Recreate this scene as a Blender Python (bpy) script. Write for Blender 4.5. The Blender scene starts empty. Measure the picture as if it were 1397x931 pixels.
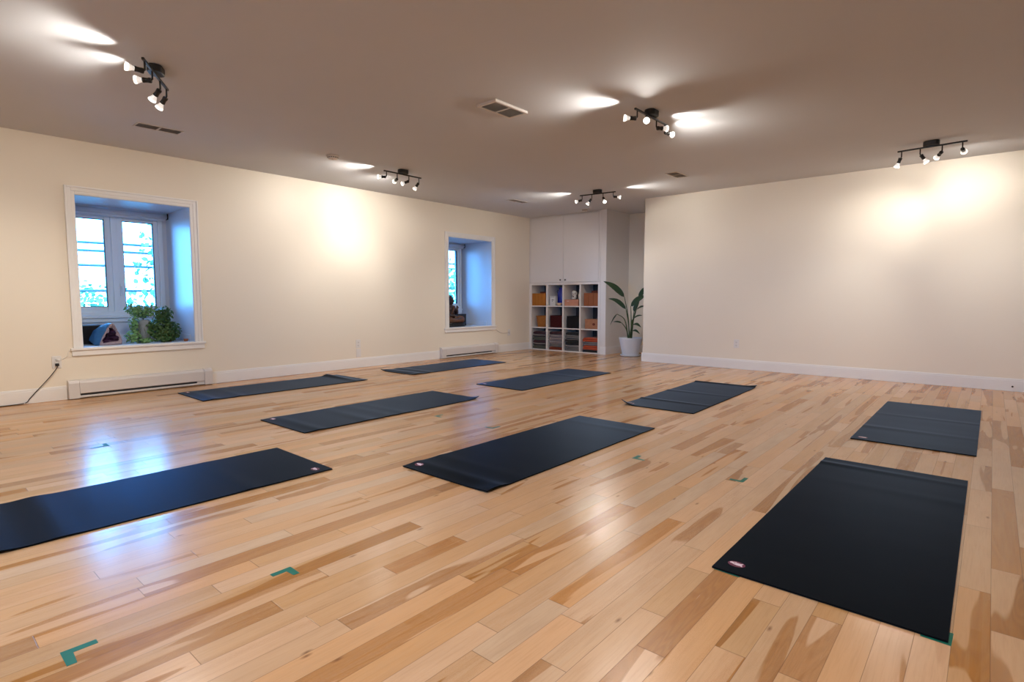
import bpy, math, random
from mathutils import Vector, Matrix, noise
PI = math.pi
R = math.radians
sc = bpy.context.scene
C = bpy.data.collections.new('studio'); sc.collection.children.link(C)

# ------------------------------------------------------------------ node helpers
def nm(name):
    m = bpy.data.materials.new(name); m.use_nodes = True
    nt = m.node_tree; nt.nodes.clear()
    out = nt.nodes.new('ShaderNodeOutputMaterial')
    b = nt.nodes.new('ShaderNodeBsdfPrincipled')
    nt.links.new(b.outputs[0], out.inputs[0])
    return m, nt, b, out
def N(nt, t, **kw):
    n = nt.nodes.new(t)
    for k, v in kw.items(): setattr(n, k, v)
    return n
def L(nt, a, b): nt.links.new(a, b)
def math_(nt, op, a, b=None, c=None, clamp=False):
    n = nt.nodes.new('ShaderNodeMath'); n.operation = op; n.use_clamp = clamp
    for i, v in enumerate((a, b, c)):
        if v is None: continue
        if isinstance(v, (int, float)): n.inputs[i].default_value = v
        else: nt.links.new(v, n.inputs[i])
    return n.outputs[0]
def mixc(nt, f, a, b):
    n = nt.nodes.new('ShaderNodeMix'); n.data_type = 'RGBA'
    for s, v in ((n.inputs[0], f), (n.inputs[6], a), (n.inputs[7], b)):
        if isinstance(v, (int, float)): s.default_value = v
        elif isinstance(v, (tuple, list)): s.default_value = (*v[:3], 1)
        else: nt.links.new(v, s)
    return n.outputs[2]
def sr(r, g, b):
    f = lambda c: (c/255/12.92) if c/255 <= .04045 else ((c/255+.055)/1.055)**2.4
    return (f(r), f(g), f(b))

def mat(name, col, rough=.5, spec=.5, var=.0, vscale=8., bump=0., bscale=120., metal=0., stretch=(1, 1, 1), sheen=0., trans=0.):
    m, nt, b, out = nm(name)
    b.inputs['Roughness'].default_value = rough
    b.inputs['Specular IOR Level'].default_value = spec
    b.inputs['Metallic'].default_value = metal
    b.inputs['Sheen Weight'].default_value = sheen
    tc = N(nt, 'ShaderNodeTexCoord'); mp = N(nt, 'ShaderNodeMapping')
    mp.inputs['Scale'].default_value = stretch
    L(nt, tc.outputs['Object'], mp.inputs[0])
    no = N(nt, 'ShaderNodeTexNoise'); no.inputs['Scale'].default_value = vscale; no.inputs['Detail'].default_value = 3
    L(nt, mp.outputs[0], no.inputs['Vector'])
    lo = [c*(1-var) for c in col]; hi = [min(1, c*(1+var)) for c in col]
    L(nt, mixc(nt, no.outputs[0], lo, hi), b.inputs['Base Color'])
    if bump:
        n2 = N(nt, 'ShaderNodeTexNoise'); n2.inputs['Scale'].default_value = bscale; n2.inputs['Detail'].default_value = 2
        L(nt, mp.outputs[0], n2.inputs['Vector'])
        bp = N(nt, 'ShaderNodeBump'); bp.inputs['Strength'].default_value = 1; bp.inputs['Distance'].default_value = bump
        L(nt, n2.outputs[0], bp.inputs['Height']); L(nt, bp.outputs[0], b.inputs['Normal'])
    return m
def emis(name, col, s, basecol=(.9, .9, .9)):
    m, nt, b, out = nm(name)
    b.inputs['Base Color'].default_value = (*basecol, 1)
    b.inputs['Emission Color'].default_value = (*col, 1); b.inputs['Emission Strength'].default_value = s
    no = N(nt, 'ShaderNodeTexNoise'); no.inputs['Scale'].default_value = 90
    L(nt, math_(nt, 'MULTIPLY_ADD', no.outputs[0], .2, .15), b.inputs['Roughness'])
    return m

M = {}
M['wall'] = mat('wall_paint', (.80, .735, .63), .45, .35, .015, 2, .00015, 260)
M['ceiling'] = mat('ceiling_paint', (.61, .62, .645), .8, .2, .02, 3, .0002, 200)
M['white'] = mat('white_trim_paint', (.80, .79, .78), .35, .45, .015, 5)
M['reveal'] = mat('daylight_tinted_reveal', (.56, .63, .72), .4, .4, .01, 4)  # white paint with the blue of the daylight mixed into its colour
M['cab'] = mat('white_laminate', (.76, .73, .70), .4, .4, .01, 6)
M['cabdark'] = mat('shaded_back_board', (.06, .055, .06), .8, .2, .2, 6)  # dark colour puts the shade at the cubby backs into the board
M['vinyl'] = mat('window_vinyl', (.68, .79, .88), .3, .5, .01, 6)  # blue daylight on the frames is put into the base colour
M['black'] = mat('black_metal', (.012, .012, .012), .35, .5, .2, 20)
M['blackp'] = mat('black_plastic', (.012, .012, .014), .5, .4, .2, 20)
M['heater'] = mat('heater_enamel', (.64, .61, .60), .4, .4, .01, 5)
M['plate'] = mat('white_plastic', (.74, .72, .70), .3, .5, .01, 10)
M['slotdark'] = mat('dark_slot', (.03, .03, .035), .7, .3, .2, 30)
M['grille'] = mat('grey_grille', (.40, .36, .32), .6, .3, .1, 30)
M['ductshade'] = mat('duct_enamel', (.30, .26, .23), .7, .3, .1, 30)
M['ventwhite'] = mat('vent_enamel', (.66, .61, .56), .5, .4, .02, 20)
M['bulb'] = emis('lamp_glass_glow', (1, .93, .84), .55)
M['rim'] = emis('lamp_rim_glow', (1, .94, .84), 2.2)
M['lens'] = emis('lamp_lens_glow', (1, .93, .80), 1)
def narrow_lens(m):                     # a lens throws its light forward: it glares only seen close to its axis
    nt = m.node_tree; b = [n for n in nt.nodes if n.type == 'BSDF_PRINCIPLED'][0]
    g = N(nt, 'ShaderNodeNewGeometry'); dt = N(nt, 'ShaderNodeVectorMath', operation='DOT_PRODUCT')
    L(nt, g.outputs['True Normal'], dt.inputs[0]); L(nt, g.outputs['Incoming'], dt.inputs[1])
    L(nt, math_(nt, 'MULTIPLY_ADD', math_(nt, 'POWER', math_(nt, 'ABSOLUTE', dt.outputs['Value']), 6.), 30., .45), b.inputs['Emission Strength'])
narrow_lens(M['lens'])
M['tape'] = mat('green_tape', (.0, .125, .08), .55, .4, .15, 40)
M['pot'] = mat('white_ceramic', (.66, .68, .72), .45, .4, .03, 12)
M['soil'] = mat('soil', (.03, .02, .014), .9, .2, .4, 60, .003, 90)
M['leaf_dark'] = mat('dark_green_leaf', (.016, .045, .018), .38, .5, .35, 14)
M['stem_dark'] = mat('green_stalk', (.05, .085, .03), .5, .4, .3, 14)
M['leaf_light'] = mat('light_green_leaf', (.11, .25, .09), .5, .4, .45, 25)
M['leaf_mid'] = mat('mid_green_leaf', (.042, .10, .022), .5, .4, .6, 25)
M['clay'] = mat('terracotta_clay', (.35, .12, .05), .8, .3, .15, 20)
M['potgrey'] = mat('grey_stoneware', (.20, .24, .28), .6, .4, .2, 60, .001, 80)
M['geode_shell'] = mat('painted_geode_shell', (.035, .13, .26), .55, .4, .35, 14, .003, 60)
M['geode_rim'] = mat('pale_agate_rim', (.25, .20, .25), .4, .5, .6, 40, .002, 120)
M['geode_core'] = mat('purple_crystal', (.035, .012, .045), .2, .7, .8, 90, .004, 160)
M['blinds'] = mat('grey_blind_fabric', (.58, .66, .72), .7, .3, .04, 60)
M['statue_skin'] = mat('dark_bronze_skin', (.038, .020, .021), .42, .5, .5, 18, .001, 80)
M['statue_hair'] = mat('blue_black_curls', (.014, .028, .05), .6, .4, .4, 60, .003, 150)
M['statue_robe'] = mat('worn_gold_robe', (.115, .045, .018), .5, .5, .8, 16, .002, 60, stretch=(1, 1, 2.2))
M['statue_base'] = mat('black_lacquer', (.012, .014, .018), .35, .5, .3, 20)
M['blockA'] = mat('amber_cork', (.40, .145, .020), .7, .3, .12, 30, .0006, 300)
M['blockB'] = mat('terracotta_cork', (.27, .085, .03), .7, .3, .12, 30, .0006, 300)
M['blockdk'] = mat('brown_cork', (.13, .03, .018), .7, .3, .15, 30)
M['pinkwood'] = mat('pinkish_cardboard', (.52, .25, .17), .6, .3, .10, 12)
M['tanbox'] = mat('tan_wood_box', (.36, .16, .08), .6, .3, .30, 14)
M['wicker'] = mat('golden_wicker', (.33, .125, .025), .65, .3, .55, 60, .003, 90)
M['maroon'] = mat('maroon_fabric', (.050, .007, .008), .9, .2, .1, 40, .001, 250)
M['blackfab'] = mat('black_fabric', (.010, .010, .012), .9, .2, .1, 40)
M['cobalt'] = mat('cobalt_glaze', (.010, .022, .30), .25, .6, .2, 8)
M['whitecard'] = mat('white_card', (.66, .66, .64), .6, .3, .02, 10)
M['ink'] = mat('grey_print', (.12, .11, .11), .7, .2, .1, 10)
M['cream'] = mat('cream_glaze', (.60, .42, .28), .4, .5, .25, 14)
M['boneish'] = mat('chalk_white_glaze', (.62, .60, .56), .5, .5, .06, 14)
M['wood_floor'] = None
def fabric(name, c, v=.25): return mat(name, c, .95, .15, v, 55, .002, 180, sheen=.2)
F_ = dict(dk=fabric('charcoal_wool', (.035, .032, .038)), wine=fabric('wine_wool', (.05, .018, .026)),
          gp=fabric('mauve_grey_wool', (.21, .18, .19)), gy=fabric('grey_wool', (.15, .145, .145)),
          lt=fabric('pale_striped_wool', (.36, .31, .30)), rd=fabric('brick_wool', (.18, .035, .015)),
          org=fabric('orange_wool', (.40, .065, .025)), blk=fabric('black_wool', (.014, .016, .018)), gr=fabric('green_grey_wool', (.075, .085, .07)))

# floor boards
def floor_mat():
    m, nt, b, out = nm('hickory_boards')
    uv = N(nt, 'ShaderNodeUVMap', uv_map='board'); ln = N(nt, 'ShaderNodeUVMap', uv_map='ident')
    s = N(nt, 'ShaderNodeSeparateXYZ'); L(nt, uv.outputs[0], s.inputs[0])
    t = N(nt, 'ShaderNodeSeparateXYZ'); L(nt, ln.outputs[0], t.inputs[0])
    u, v, length, seed = s.outputs[0], s.outputs[1], t.outputs[0], t.outputs[1]
    def nz(su, sv, off, detail=3, rough=.5, dist=0., scale=1.):
        c = N(nt, 'ShaderNodeCombineXYZ')
        L(nt, math_(nt, 'MULTIPLY_ADD', u, su, math_(nt, 'MULTIPLY', seed, 91.7+off)), c.inputs[0])
        L(nt, math_(nt, 'MULTIPLY_ADD', v, sv, math_(nt, 'MULTIPLY', seed, 53.1)), c.inputs[1])
        L(nt, math_(nt, 'MULTIPLY', seed, 17.3+off), c.inputs[2])
        n = N(nt, 'ShaderNodeTexNoise'); n.inputs['Scale'].default_value = scale; n.inputs['Detail'].default_value = detail
        n.inputs['Roughness'].default_value = rough; n.inputs['Distortion'].default_value = dist
        L(nt, c.outputs[0], n.inputs['Vector']); return n.outputs[0]
    wn = N(nt, 'ShaderNodeTexWhiteNoise', noise_dimensions='1D'); L(nt, math_(nt, 'MULTIPLY', seed, 1000.), wn.inputs['W'])
    sep = N(nt, 'ShaderNodeSeparateColor'); L(nt, wn.outputs['Color'], sep.inputs[0])
    r1, r2, r3 = sep.outputs
    # heartwood: broad wandering bands whose reach differs from board to board
    big = nz(9, .8, 3., 2, .4, .7)
    thr = math_(nt, 'MULTIPLY_ADD', math_(nt, 'POWER', r1, 2.0), -.32, .72)
    heart = N(nt, 'ShaderNodeMapRange'); heart.interpolation_type = 'SMOOTHSTEP'
    L(nt, big, heart.inputs[0]); L(nt, math_(nt, 'SUBTRACT', thr, .006), heart.inputs[1]); L(nt, math_(nt, 'ADD', thr, .015), heart.inputs[2])
    rings = math_(nt, 'SINE', math_(nt, 'MULTIPLY', nz(10, 1.1, 9., 2, .5, .5), 95.))
    fine = nz(170, 7, 1., 3, .6)
    blotch = nz(18, 4, 5., 3, .5)
    sapA, sapB = (.68, .475, .305), (.61, .375, .205)
    sap = mixc(nt, r2, sapA, sapB)
    sap = mixc(nt, math_(nt, 'MULTIPLY', r3, .45), sap, (.56, .30, .165))
    sap = mixc(nt, math_(nt, 'MULTIPLY_ADD', blotch, 1.2, -.45, True), sap, (.52, .325, .19))
    hrt = mixc(nt, blotch, (.31, .125, .038), (.43, .205, .075))
    hrt = mixc(nt, math_(nt, 'MULTIPLY_ADD', rings, .25, .2, True), hrt, (.25, .105, .036))
    col = mixc(nt, math_(nt, 'MULTIPLY', heart.outputs[0], .85), sap, hrt)
    streak = math_(nt, 'MULTIPLY_ADD', rings, .5, -.36, True)
    col = mixc(nt, math_(nt, 'MULTIPLY', streak, math_(nt, 'MULTIPLY', r1, .35)), col, (.38, .18, .07))
    col = mixc(nt, math_(nt, 'MULTIPLY_ADD', fine, 1.1, -.52, True), col, (.42, .235, .12))
    # knots
    c = N(nt, 'ShaderNodeCombineXYZ')
    L(nt, math_(nt, 'MULTIPLY_ADD', u, 9., math_(nt, 'MULTIPLY', seed, 71.)), c.inputs[0])
    L(nt, math_(nt, 'MULTIPLY_ADD', v, 3.4, math_(nt, 'MULTIPLY', seed, 31.)), c.inputs[1])
    vo = N(nt, 'ShaderNodeTexVoronoi', voronoi_dimensions='2D'); vo.inputs['Scale'].default_value = 1
    L(nt, c.outputs[0], vo.inputs['Vector'])
    vs = N(nt, 'ShaderNodeSeparateColor'); L(nt, vo.outputs['Color'], vs.inputs[0])
    rad = math_(nt, 'MULTIPLY', math_(nt, 'GREATER_THAN', vs.outputs[0], .86), .075)
    kn = N(nt, 'ShaderNodeMapRange'); L(nt, vo.outputs['Distance'], kn.inputs[0])
    kn.inputs[1].default_value = .0; L(nt, rad, kn.inputs[2]); kn.inputs[3].default_value = 1; kn.inputs[4].default_value = 0
    knm = math_(nt, 'MULTIPLY', kn.outputs[0], math_(nt, 'GREATER_THAN', vs.outputs[0], .86))
    col = mixc(nt, math_(nt, 'MULTIPLY', knm, .85, clamp=True), col, (.16, .07, .035))
    # overall value per board
    hsv = N(nt, 'ShaderNodeHueSaturation'); L(nt, col, hsv.inputs['Color'])
    L(nt, math_(nt, 'MULTIPLY_ADD', r3, .22, .79), hsv.inputs['Value'])
    L(nt, math_(nt, 'MULTIPLY_ADD', r2, .15, 1.02), hsv.inputs['Saturation'])
    # seams
    eu = math_(nt, 'MINIMUM', u, math_(nt, 'SUBTRACT', .0826, u))
    ev = math_(nt, 'MINIMUM', v, math_(nt, 'SUBTRACT', length, v))
    e = math_(nt, 'MINIMUM', math_(nt, 'MULTIPLY', eu, 1.6), ev)
    seam = N(nt, 'ShaderNodeMapRange'); L(nt, e, seam.inputs[0]); seam.inputs[1].default_value = .0005; seam.inputs[2].default_value = .0017
    seam.inputs[3].default_value = 1; seam.inputs[4].default_value = 0
    L(nt, mixc(nt, math_(nt, 'MULTIPLY', seam.outputs[0], .62), hsv.outputs[0], (.09, .045, .02)), b.inputs['Base Color'])
    L(nt, math_(nt, 'MULTIPLY_ADD', fine, .10, math_(nt, 'MULTIPLY_ADD', r1, .04, .165)), b.inputs['Roughness'])
    b.inputs['Specular IOR Level'].default_value = .36
    bp = N(nt, 'ShaderNodeBump'); bp.inputs['Distance'].default_value = .0004; bp.inputs['Strength'].default_value = .5
    h = math_(nt, 'ADD', math_(nt, 'MULTIPLY', nz(22, 3, 7., 2), 1.0), math_(nt, 'MULTIPLY', seam.outputs[0], -1.5))
    L(nt, h, bp.inputs['Height']); L(nt, bp.outputs[0], b.inputs['Normal'])
    return m
M['floor'] = floor_mat()

def mat_rubber():
    m, nt, b, out = nm('yoga_mat_rubber')
    tc = N(nt, 'ShaderNodeTexCoord')
    no = N(nt, 'ShaderNodeTexNoise'); no.inputs['Scale'].default_value = 3; no.inputs['Detail'].default_value = 5
    mp = N(nt, 'ShaderNodeMapping'); mp.inputs['Scale'].default_value = (.6, 4, 1); L(nt, tc.outputs['Object'], mp.inputs[0]); L(nt, mp.outputs[0], no.inputs['Vector'])
    nt.nodes.remove(b)
    df = N(nt, 'ShaderNodeBsdfDiffuse'); gl = N(nt, 'ShaderNodeBsdfAnisotropic'); fr = N(nt, 'ShaderNodeFresnel'); mx = N(nt, 'ShaderNodeMixShader')
    L(nt, mixc(nt, no.outputs[0], (.0038, .0042, .0046), (.0056, .006, .0064)), df.inputs[0])
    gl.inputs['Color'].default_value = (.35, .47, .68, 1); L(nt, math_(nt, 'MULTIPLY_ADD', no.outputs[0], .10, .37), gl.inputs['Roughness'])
    fr.inputs[0].default_value = 1.115
    L(nt, fr.outputs[0], mx.inputs[0]); L(nt, df.outputs[0], mx.inputs[1]); L(nt, gl.outputs[0], mx.inputs[2]); L(nt, mx.outputs[0], out.inputs[0])
    w1 = N(nt, 'ShaderNodeTexNoise'); w1.inputs['Scale'].default_value = 420; L(nt, tc.outputs['Object'], w1.inputs['Vector'])
    bp = N(nt, 'ShaderNodeBump'); bp.inputs['Distance'].default_value = .0006
    L(nt, math_(nt, 'ADD', w1.outputs[0], math_(nt, 'MULTIPLY', no.outputs[0], 2.)), bp.inputs['Height']); [L(nt, bp.outputs[0], x.inputs['Normal']) for x in (df, gl)]
    return m
M['mat'] = mat_rubber()
M['logo_red'] = mat('dark_crimson_print', (.12, .008, .045), .5, .4, .1, 40)
M['logo_white'] = mat('pale_pink_print', (.74, .60, .66), .5, .4, .1, 40)
def glass():
    m, nt, b, out = nm('window_glass')
    nt.nodes.remove(b)
    tr = N(nt, 'ShaderNodeBsdfTransparent'); tr.inputs[0].default_value = (.97, .99, .985, 1)
    gl = N(nt, 'ShaderNodeBsdfGlossy'); gl.inputs['Roughness'].default_value = .01
    fr = N(nt, 'ShaderNodeFresnel'); fr.inputs[0].default_value = 1.45
    mx = N(nt, 'ShaderNodeMixShader'); L(nt, fr.outputs[0], mx.inputs[0]); L(nt, tr.outputs[0], mx.inputs[1]); L(nt, gl.outputs[0], mx.inputs[2])
    L(nt, mx.outputs[0], out.inputs[0]); return m
M['glass'] = glass()
M['bark'] = mat('bark', (.10, .09, .07), .9, .2, .3, 10)
M['tree_leaf'] = mat('outdoor_leaf', (.12, .24, .13), .6, .3, .4, 3)
M['grass'] = mat('lawn_grass', (.11, .14, .13), .9, .2, .3, 1)
M['cable'] = mat('cable_sheath', (.06, .07, .08), .6, .3, .1, 5)

# ------------------------------------------------------------------ mesh builder
class MB:
    def __init__(s): s.v = []; s.f = []; s.mi = []; s.cur = 0
    def add(s, vs, fs):
        o = len(s.v); s.v += [tuple(p) for p in vs]; s.f += [tuple(i+o for i in f) for f in fs]; s.mi += [s.cur]*len(fs); return s
    def box(s, x0, x1, y0, y1, z0, z1):
        vs = [(x, y, z) for z in (z0, z1) for y in (y0, y1) for x in (x0, x1)]
        return s.add(vs, [(0, 2, 3, 1), (4, 5, 7, 6), (0, 1, 5, 4), (2, 6, 7, 3), (0, 4, 6, 2), (1, 3, 7, 5)])
    def prism(s, pts, axis, a, b):            # 2-D outline extruded along an axis (0,1,2)
        n = len(pts)
        def P(p, t): l = list(p); l.insert(axis, t); return tuple(l)
        vs = [P(p, a) for p in pts] + [P(p, b) for p in pts]
        return s.add(vs, [tuple(range(n))[::-1], tuple(range(n, 2*n))] + [(i, (i+1) % n, n+(i+1) % n, n+i) for i in range(n)])
    def tube(s, pts, r, seg=8, cap=True):
        pts = [Vector(p) for p in pts]; n = len(pts); rr = r if isinstance(r, (list, tuple)) else [r]*n
        vs = []; ref = None
        for i, p in enumerate(pts):
            d = (pts[min(i+1, n-1)]-pts[max(i-1, 0)]).normalized()
            if ref is None:
                ref = Vector((0, 0, 1)) if abs(d.z) < .9 else Vector((1, 0, 0))
            a = (ref - d*ref.dot(d)).normalized(); ref = a; b_ = d.cross(a)
            for k in range(seg):
                t = 2*PI*k/seg; vs.append(p + (a*math.cos(t)+b_*math.sin(t))*rr[i])
        fs = [(i*seg+k, i*seg+(k+1) % seg, (i+1)*seg+(k+1) % seg, (i+1)*seg+k) for i in range(n-1) for k in range(seg)]
        if cap: fs += [tuple(range(seg))[::-1], tuple(range((n-1)*seg, n*seg))]
        return s.add(vs, fs)
    def lathe(s, prof, seg=24, origin=(0, 0, 0), d=(0, 0, 1), closed=False):
        d = Vector(d).normalized(); ref = Vector((0, 0, 1)) if abs(d.z) < .9 else Vector((1, 0, 0))
        a = (ref-d*ref.dot(d)).normalized(); b_ = d.cross(a); o = Vector(origin); vs = []
        for (r, h) in prof:
            for k in range(seg):
                t = 2*PI*k/seg; vs.append(o+d*h+(a*math.cos(t)+b_*math.sin(t))*max(r, 1e-5))
        n = len(prof)
        fs = [(i*seg+k, i*seg+(k+1) % seg, (i+1)*seg+(k+1) % seg, (i+1)*seg+k) for i in range(n-1) for k in range(seg)]
        if closed: fs += [((n-1)*seg+k, (n-1)*seg+(k+1) % seg, (k+1) % seg, k) for k in range(seg)]
        return s.add(vs, fs)
    def ell(s, c, r, seg=16, rings=10, rot=None):
        vs = []; c = Vector(c)
        for i in range(rings+1):
            ph = PI*i/rings
            for k in range(seg):
                t = 2*PI*k/seg
                p = Vector((r[0]*math.sin(ph)*math.cos(t), r[1]*math.sin(ph)*math.sin(t), r[2]*math.cos(ph)))
                if rot: p = rot @ p
                vs.append(c+p)
        fs = [(i*seg+k, (i+1)*seg+k, (i+1)*seg+(k+1) % seg, i*seg+(k+1) % seg) for i in range(rings) for k in range(seg)]
        return s.add(vs, fs)
    def build(s, name, mats, parent=None, smooth=False, bevel=0., seg=2, weld=False):
        me = bpy.data.meshes.new(name); me.from_pydata(s.v, [], s.f); me.validate()
        o = bpy.data.objects.new(name, me); C.objects.link(o)
        if not isinstance(mats, (list, tuple)): mats = [mats]
        for m in mats: me.materials.append(m)
        if len(mats) > 1 and len(me.polygons) == len(s.mi): me.polygons.foreach_set('material_index', s.mi)
        import bmesh
        bm = bmesh.new(); bm.from_mesh(me)
        if weld: bmesh.ops.remove_doubles(bm, verts=bm.verts, dist=1e-5)
        bmesh.ops.recalc_face_normals(bm, faces=bm.faces); bm.to_mesh(me); bm.free()
        if smooth: me.polygons.foreach_set('use_smooth', [True]*len(me.polygons))
        if bevel:
            b = o.modifiers.new('bevel', 'BEVEL'); b.width = bevel; b.segments = seg; b.limit_method = 'ANGLE'; b.angle_limit = R(40)
        if parent: o.parent = parent
        return o

def tag(o, label, cat, group=None, kind=None):
    if label: o['label'] = label
    if cat: o['category'] = cat
    if group: o['group'] = group
    if kind: o['kind'] = kind
    return o
def struct(o): o['kind'] = 'structure'; return o
def thing(name, label, cat, loc=(0, 0, 0), rotz=0., group=None):
    o = bpy.data.objects.new(name, None); C.objects.link(o); o.empty_display_size = .05
    o.location = loc; o.rotation_euler = (0, 0, rotz); return tag(o, label, cat, group)
def copy_tree(o, parent=None):
    c = o.copy(); C.objects.link(c); c.parent = parent
    for ch in [x for x in list(o.children)]: copy_tree(ch, c)
    return c

XL, YB, H, Y2, YA, XR, Y0 = -6.635, 7.702, 2.455, 8.161, 8.93, 2.3, -2.6
XS, XE, XW = -4.968, -4.025, -7.385

# ------------------------------------------------------------------ floor boards
def build_floor():
    rnd = random.Random(11); w = .0826
    vs = []; fs = []; ua = []; ub = []
    x = .042 - w*math.ceil((.042-XL)/w) ; row = 0
    while x < XR:
        y = Y0 - rnd.random()*.9
        x0, x1 = max(x, XL-.02), min(x+w, XR)
        while y < YA:
            ln = rnd.choice([.35, .55, .7, .85, 1.0, 1.2, 1.4])*rnd.uniform(.85, 1.15)
            a, b = max(y, Y0), min(y+ln, YA)
            if b > a+1e-4:
                o = len(vs); vs += [(x0, a, 0), (x1, a, 0), (x1, b, 0), (x0, b, 0)]; fs.append((o, o+1, o+2, o+3))
                sd = rnd.random()
                ua += [(x0-x, a-y), (x1-x, a-y), (x1-x, b-y), (x0-x, b-y)]; ub += [(ln, sd)]*4
            y += ln
        x += w
    me = bpy.data.meshes.new('floor'); me.from_pydata(vs, [], fs)
    l1 = me.uv_layers.new(name='board'); l2 = me.uv_layers.new(name='ident')
    for i in range(len(ua)): l1.data[i].uv = ua[i]; l2.data[i].uv = ub[i]
    me.materials.append(M['floor']); o = bpy.data.objects.new('floor', me); C.objects.link(o); struct(o)
build_floor()
# subfloor slab keeps outside light out
struct(MB().box(XL-.9, XR+.2, Y0-.2, YA+.2, -.25, -.004).build('floor_slab', M['white']))
struct(MB().box(XL-.9, XR+.2, Y0-.2, YA+.2, H, H+.2).build('ceiling', M['ceiling']))

# ------------------------------------------------------------------ walls
N1 = (1.32, 2.32); N2 = (6.10, 7.11); ZB, ZT = .485, 1.945
w = MB()
T = .10
for a, b in ((Y0-.1, N1[0]), (N1[1], N2[0]), (N2[1], YA+.1)): w.box(XL-T, XL, a, b, -.02, H)
for n in (N1, N2): w.box(XL-T, XL, n[0], n[1], -.02, ZB); w.box(XL-T, XL, n[0], n[1], ZT, H)
struct(w.build('wall_left', M['wall']))
struct(MB().box(XE, XR+.1, YB, YA+.1, -.02, H).build('wall_back', M['wall']))
struct(MB().box(XL, XE, YA, YA+.1, -.02, H).build('wall_alcove', M['wall']))
struct(MB().box(XR, XR+.1, Y0-.1, YB, -.02, H).build('wall_right', M['wall']))
FW = ((-2.9, -1.5),)
w = MB(); xs = [XL]+[v for p in FW for v in p]+[XR]
for i in range(0, 2*len(FW)+1, 2): w.box(xs[i], xs[i+1], Y0-.1, Y0, -.02, H)
for a, b in FW: w.box(a, b, Y0-.1, Y0, -.02, .75); w.box(a, b, Y0-.1, Y0, 2.05, H)
struct(w.build('wall_front', M['wall']))
for k, (a, b) in enumerate(FW):
    q = MB()
    for (c, d, e, f) in ((a-.07, a+.05, .68, 2.12), (b-.05, b+.07, .68, 2.12), (a+.05, b-.05, .68, .80), (a+.05, b-.05, 2.0, 2.12), ((a+b)/2-.05, (a+b)/2+.05, .80, 2.0)): q.box(c, d, Y0-.06, Y0+.02, e, f)
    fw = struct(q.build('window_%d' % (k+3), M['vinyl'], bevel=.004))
    MB().box(a+.04, b-.04, Y0-.05, Y0-.044, .79, 2.01).build('glass_pane', M['glass'], fw)
# wall stub beside the cabinet, its end flush with the cabinet doors
struct(MB().box(-5.075, XS, Y2, YA, 0, H).build('wall_stub', M['cab'], bevel=.002))
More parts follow.
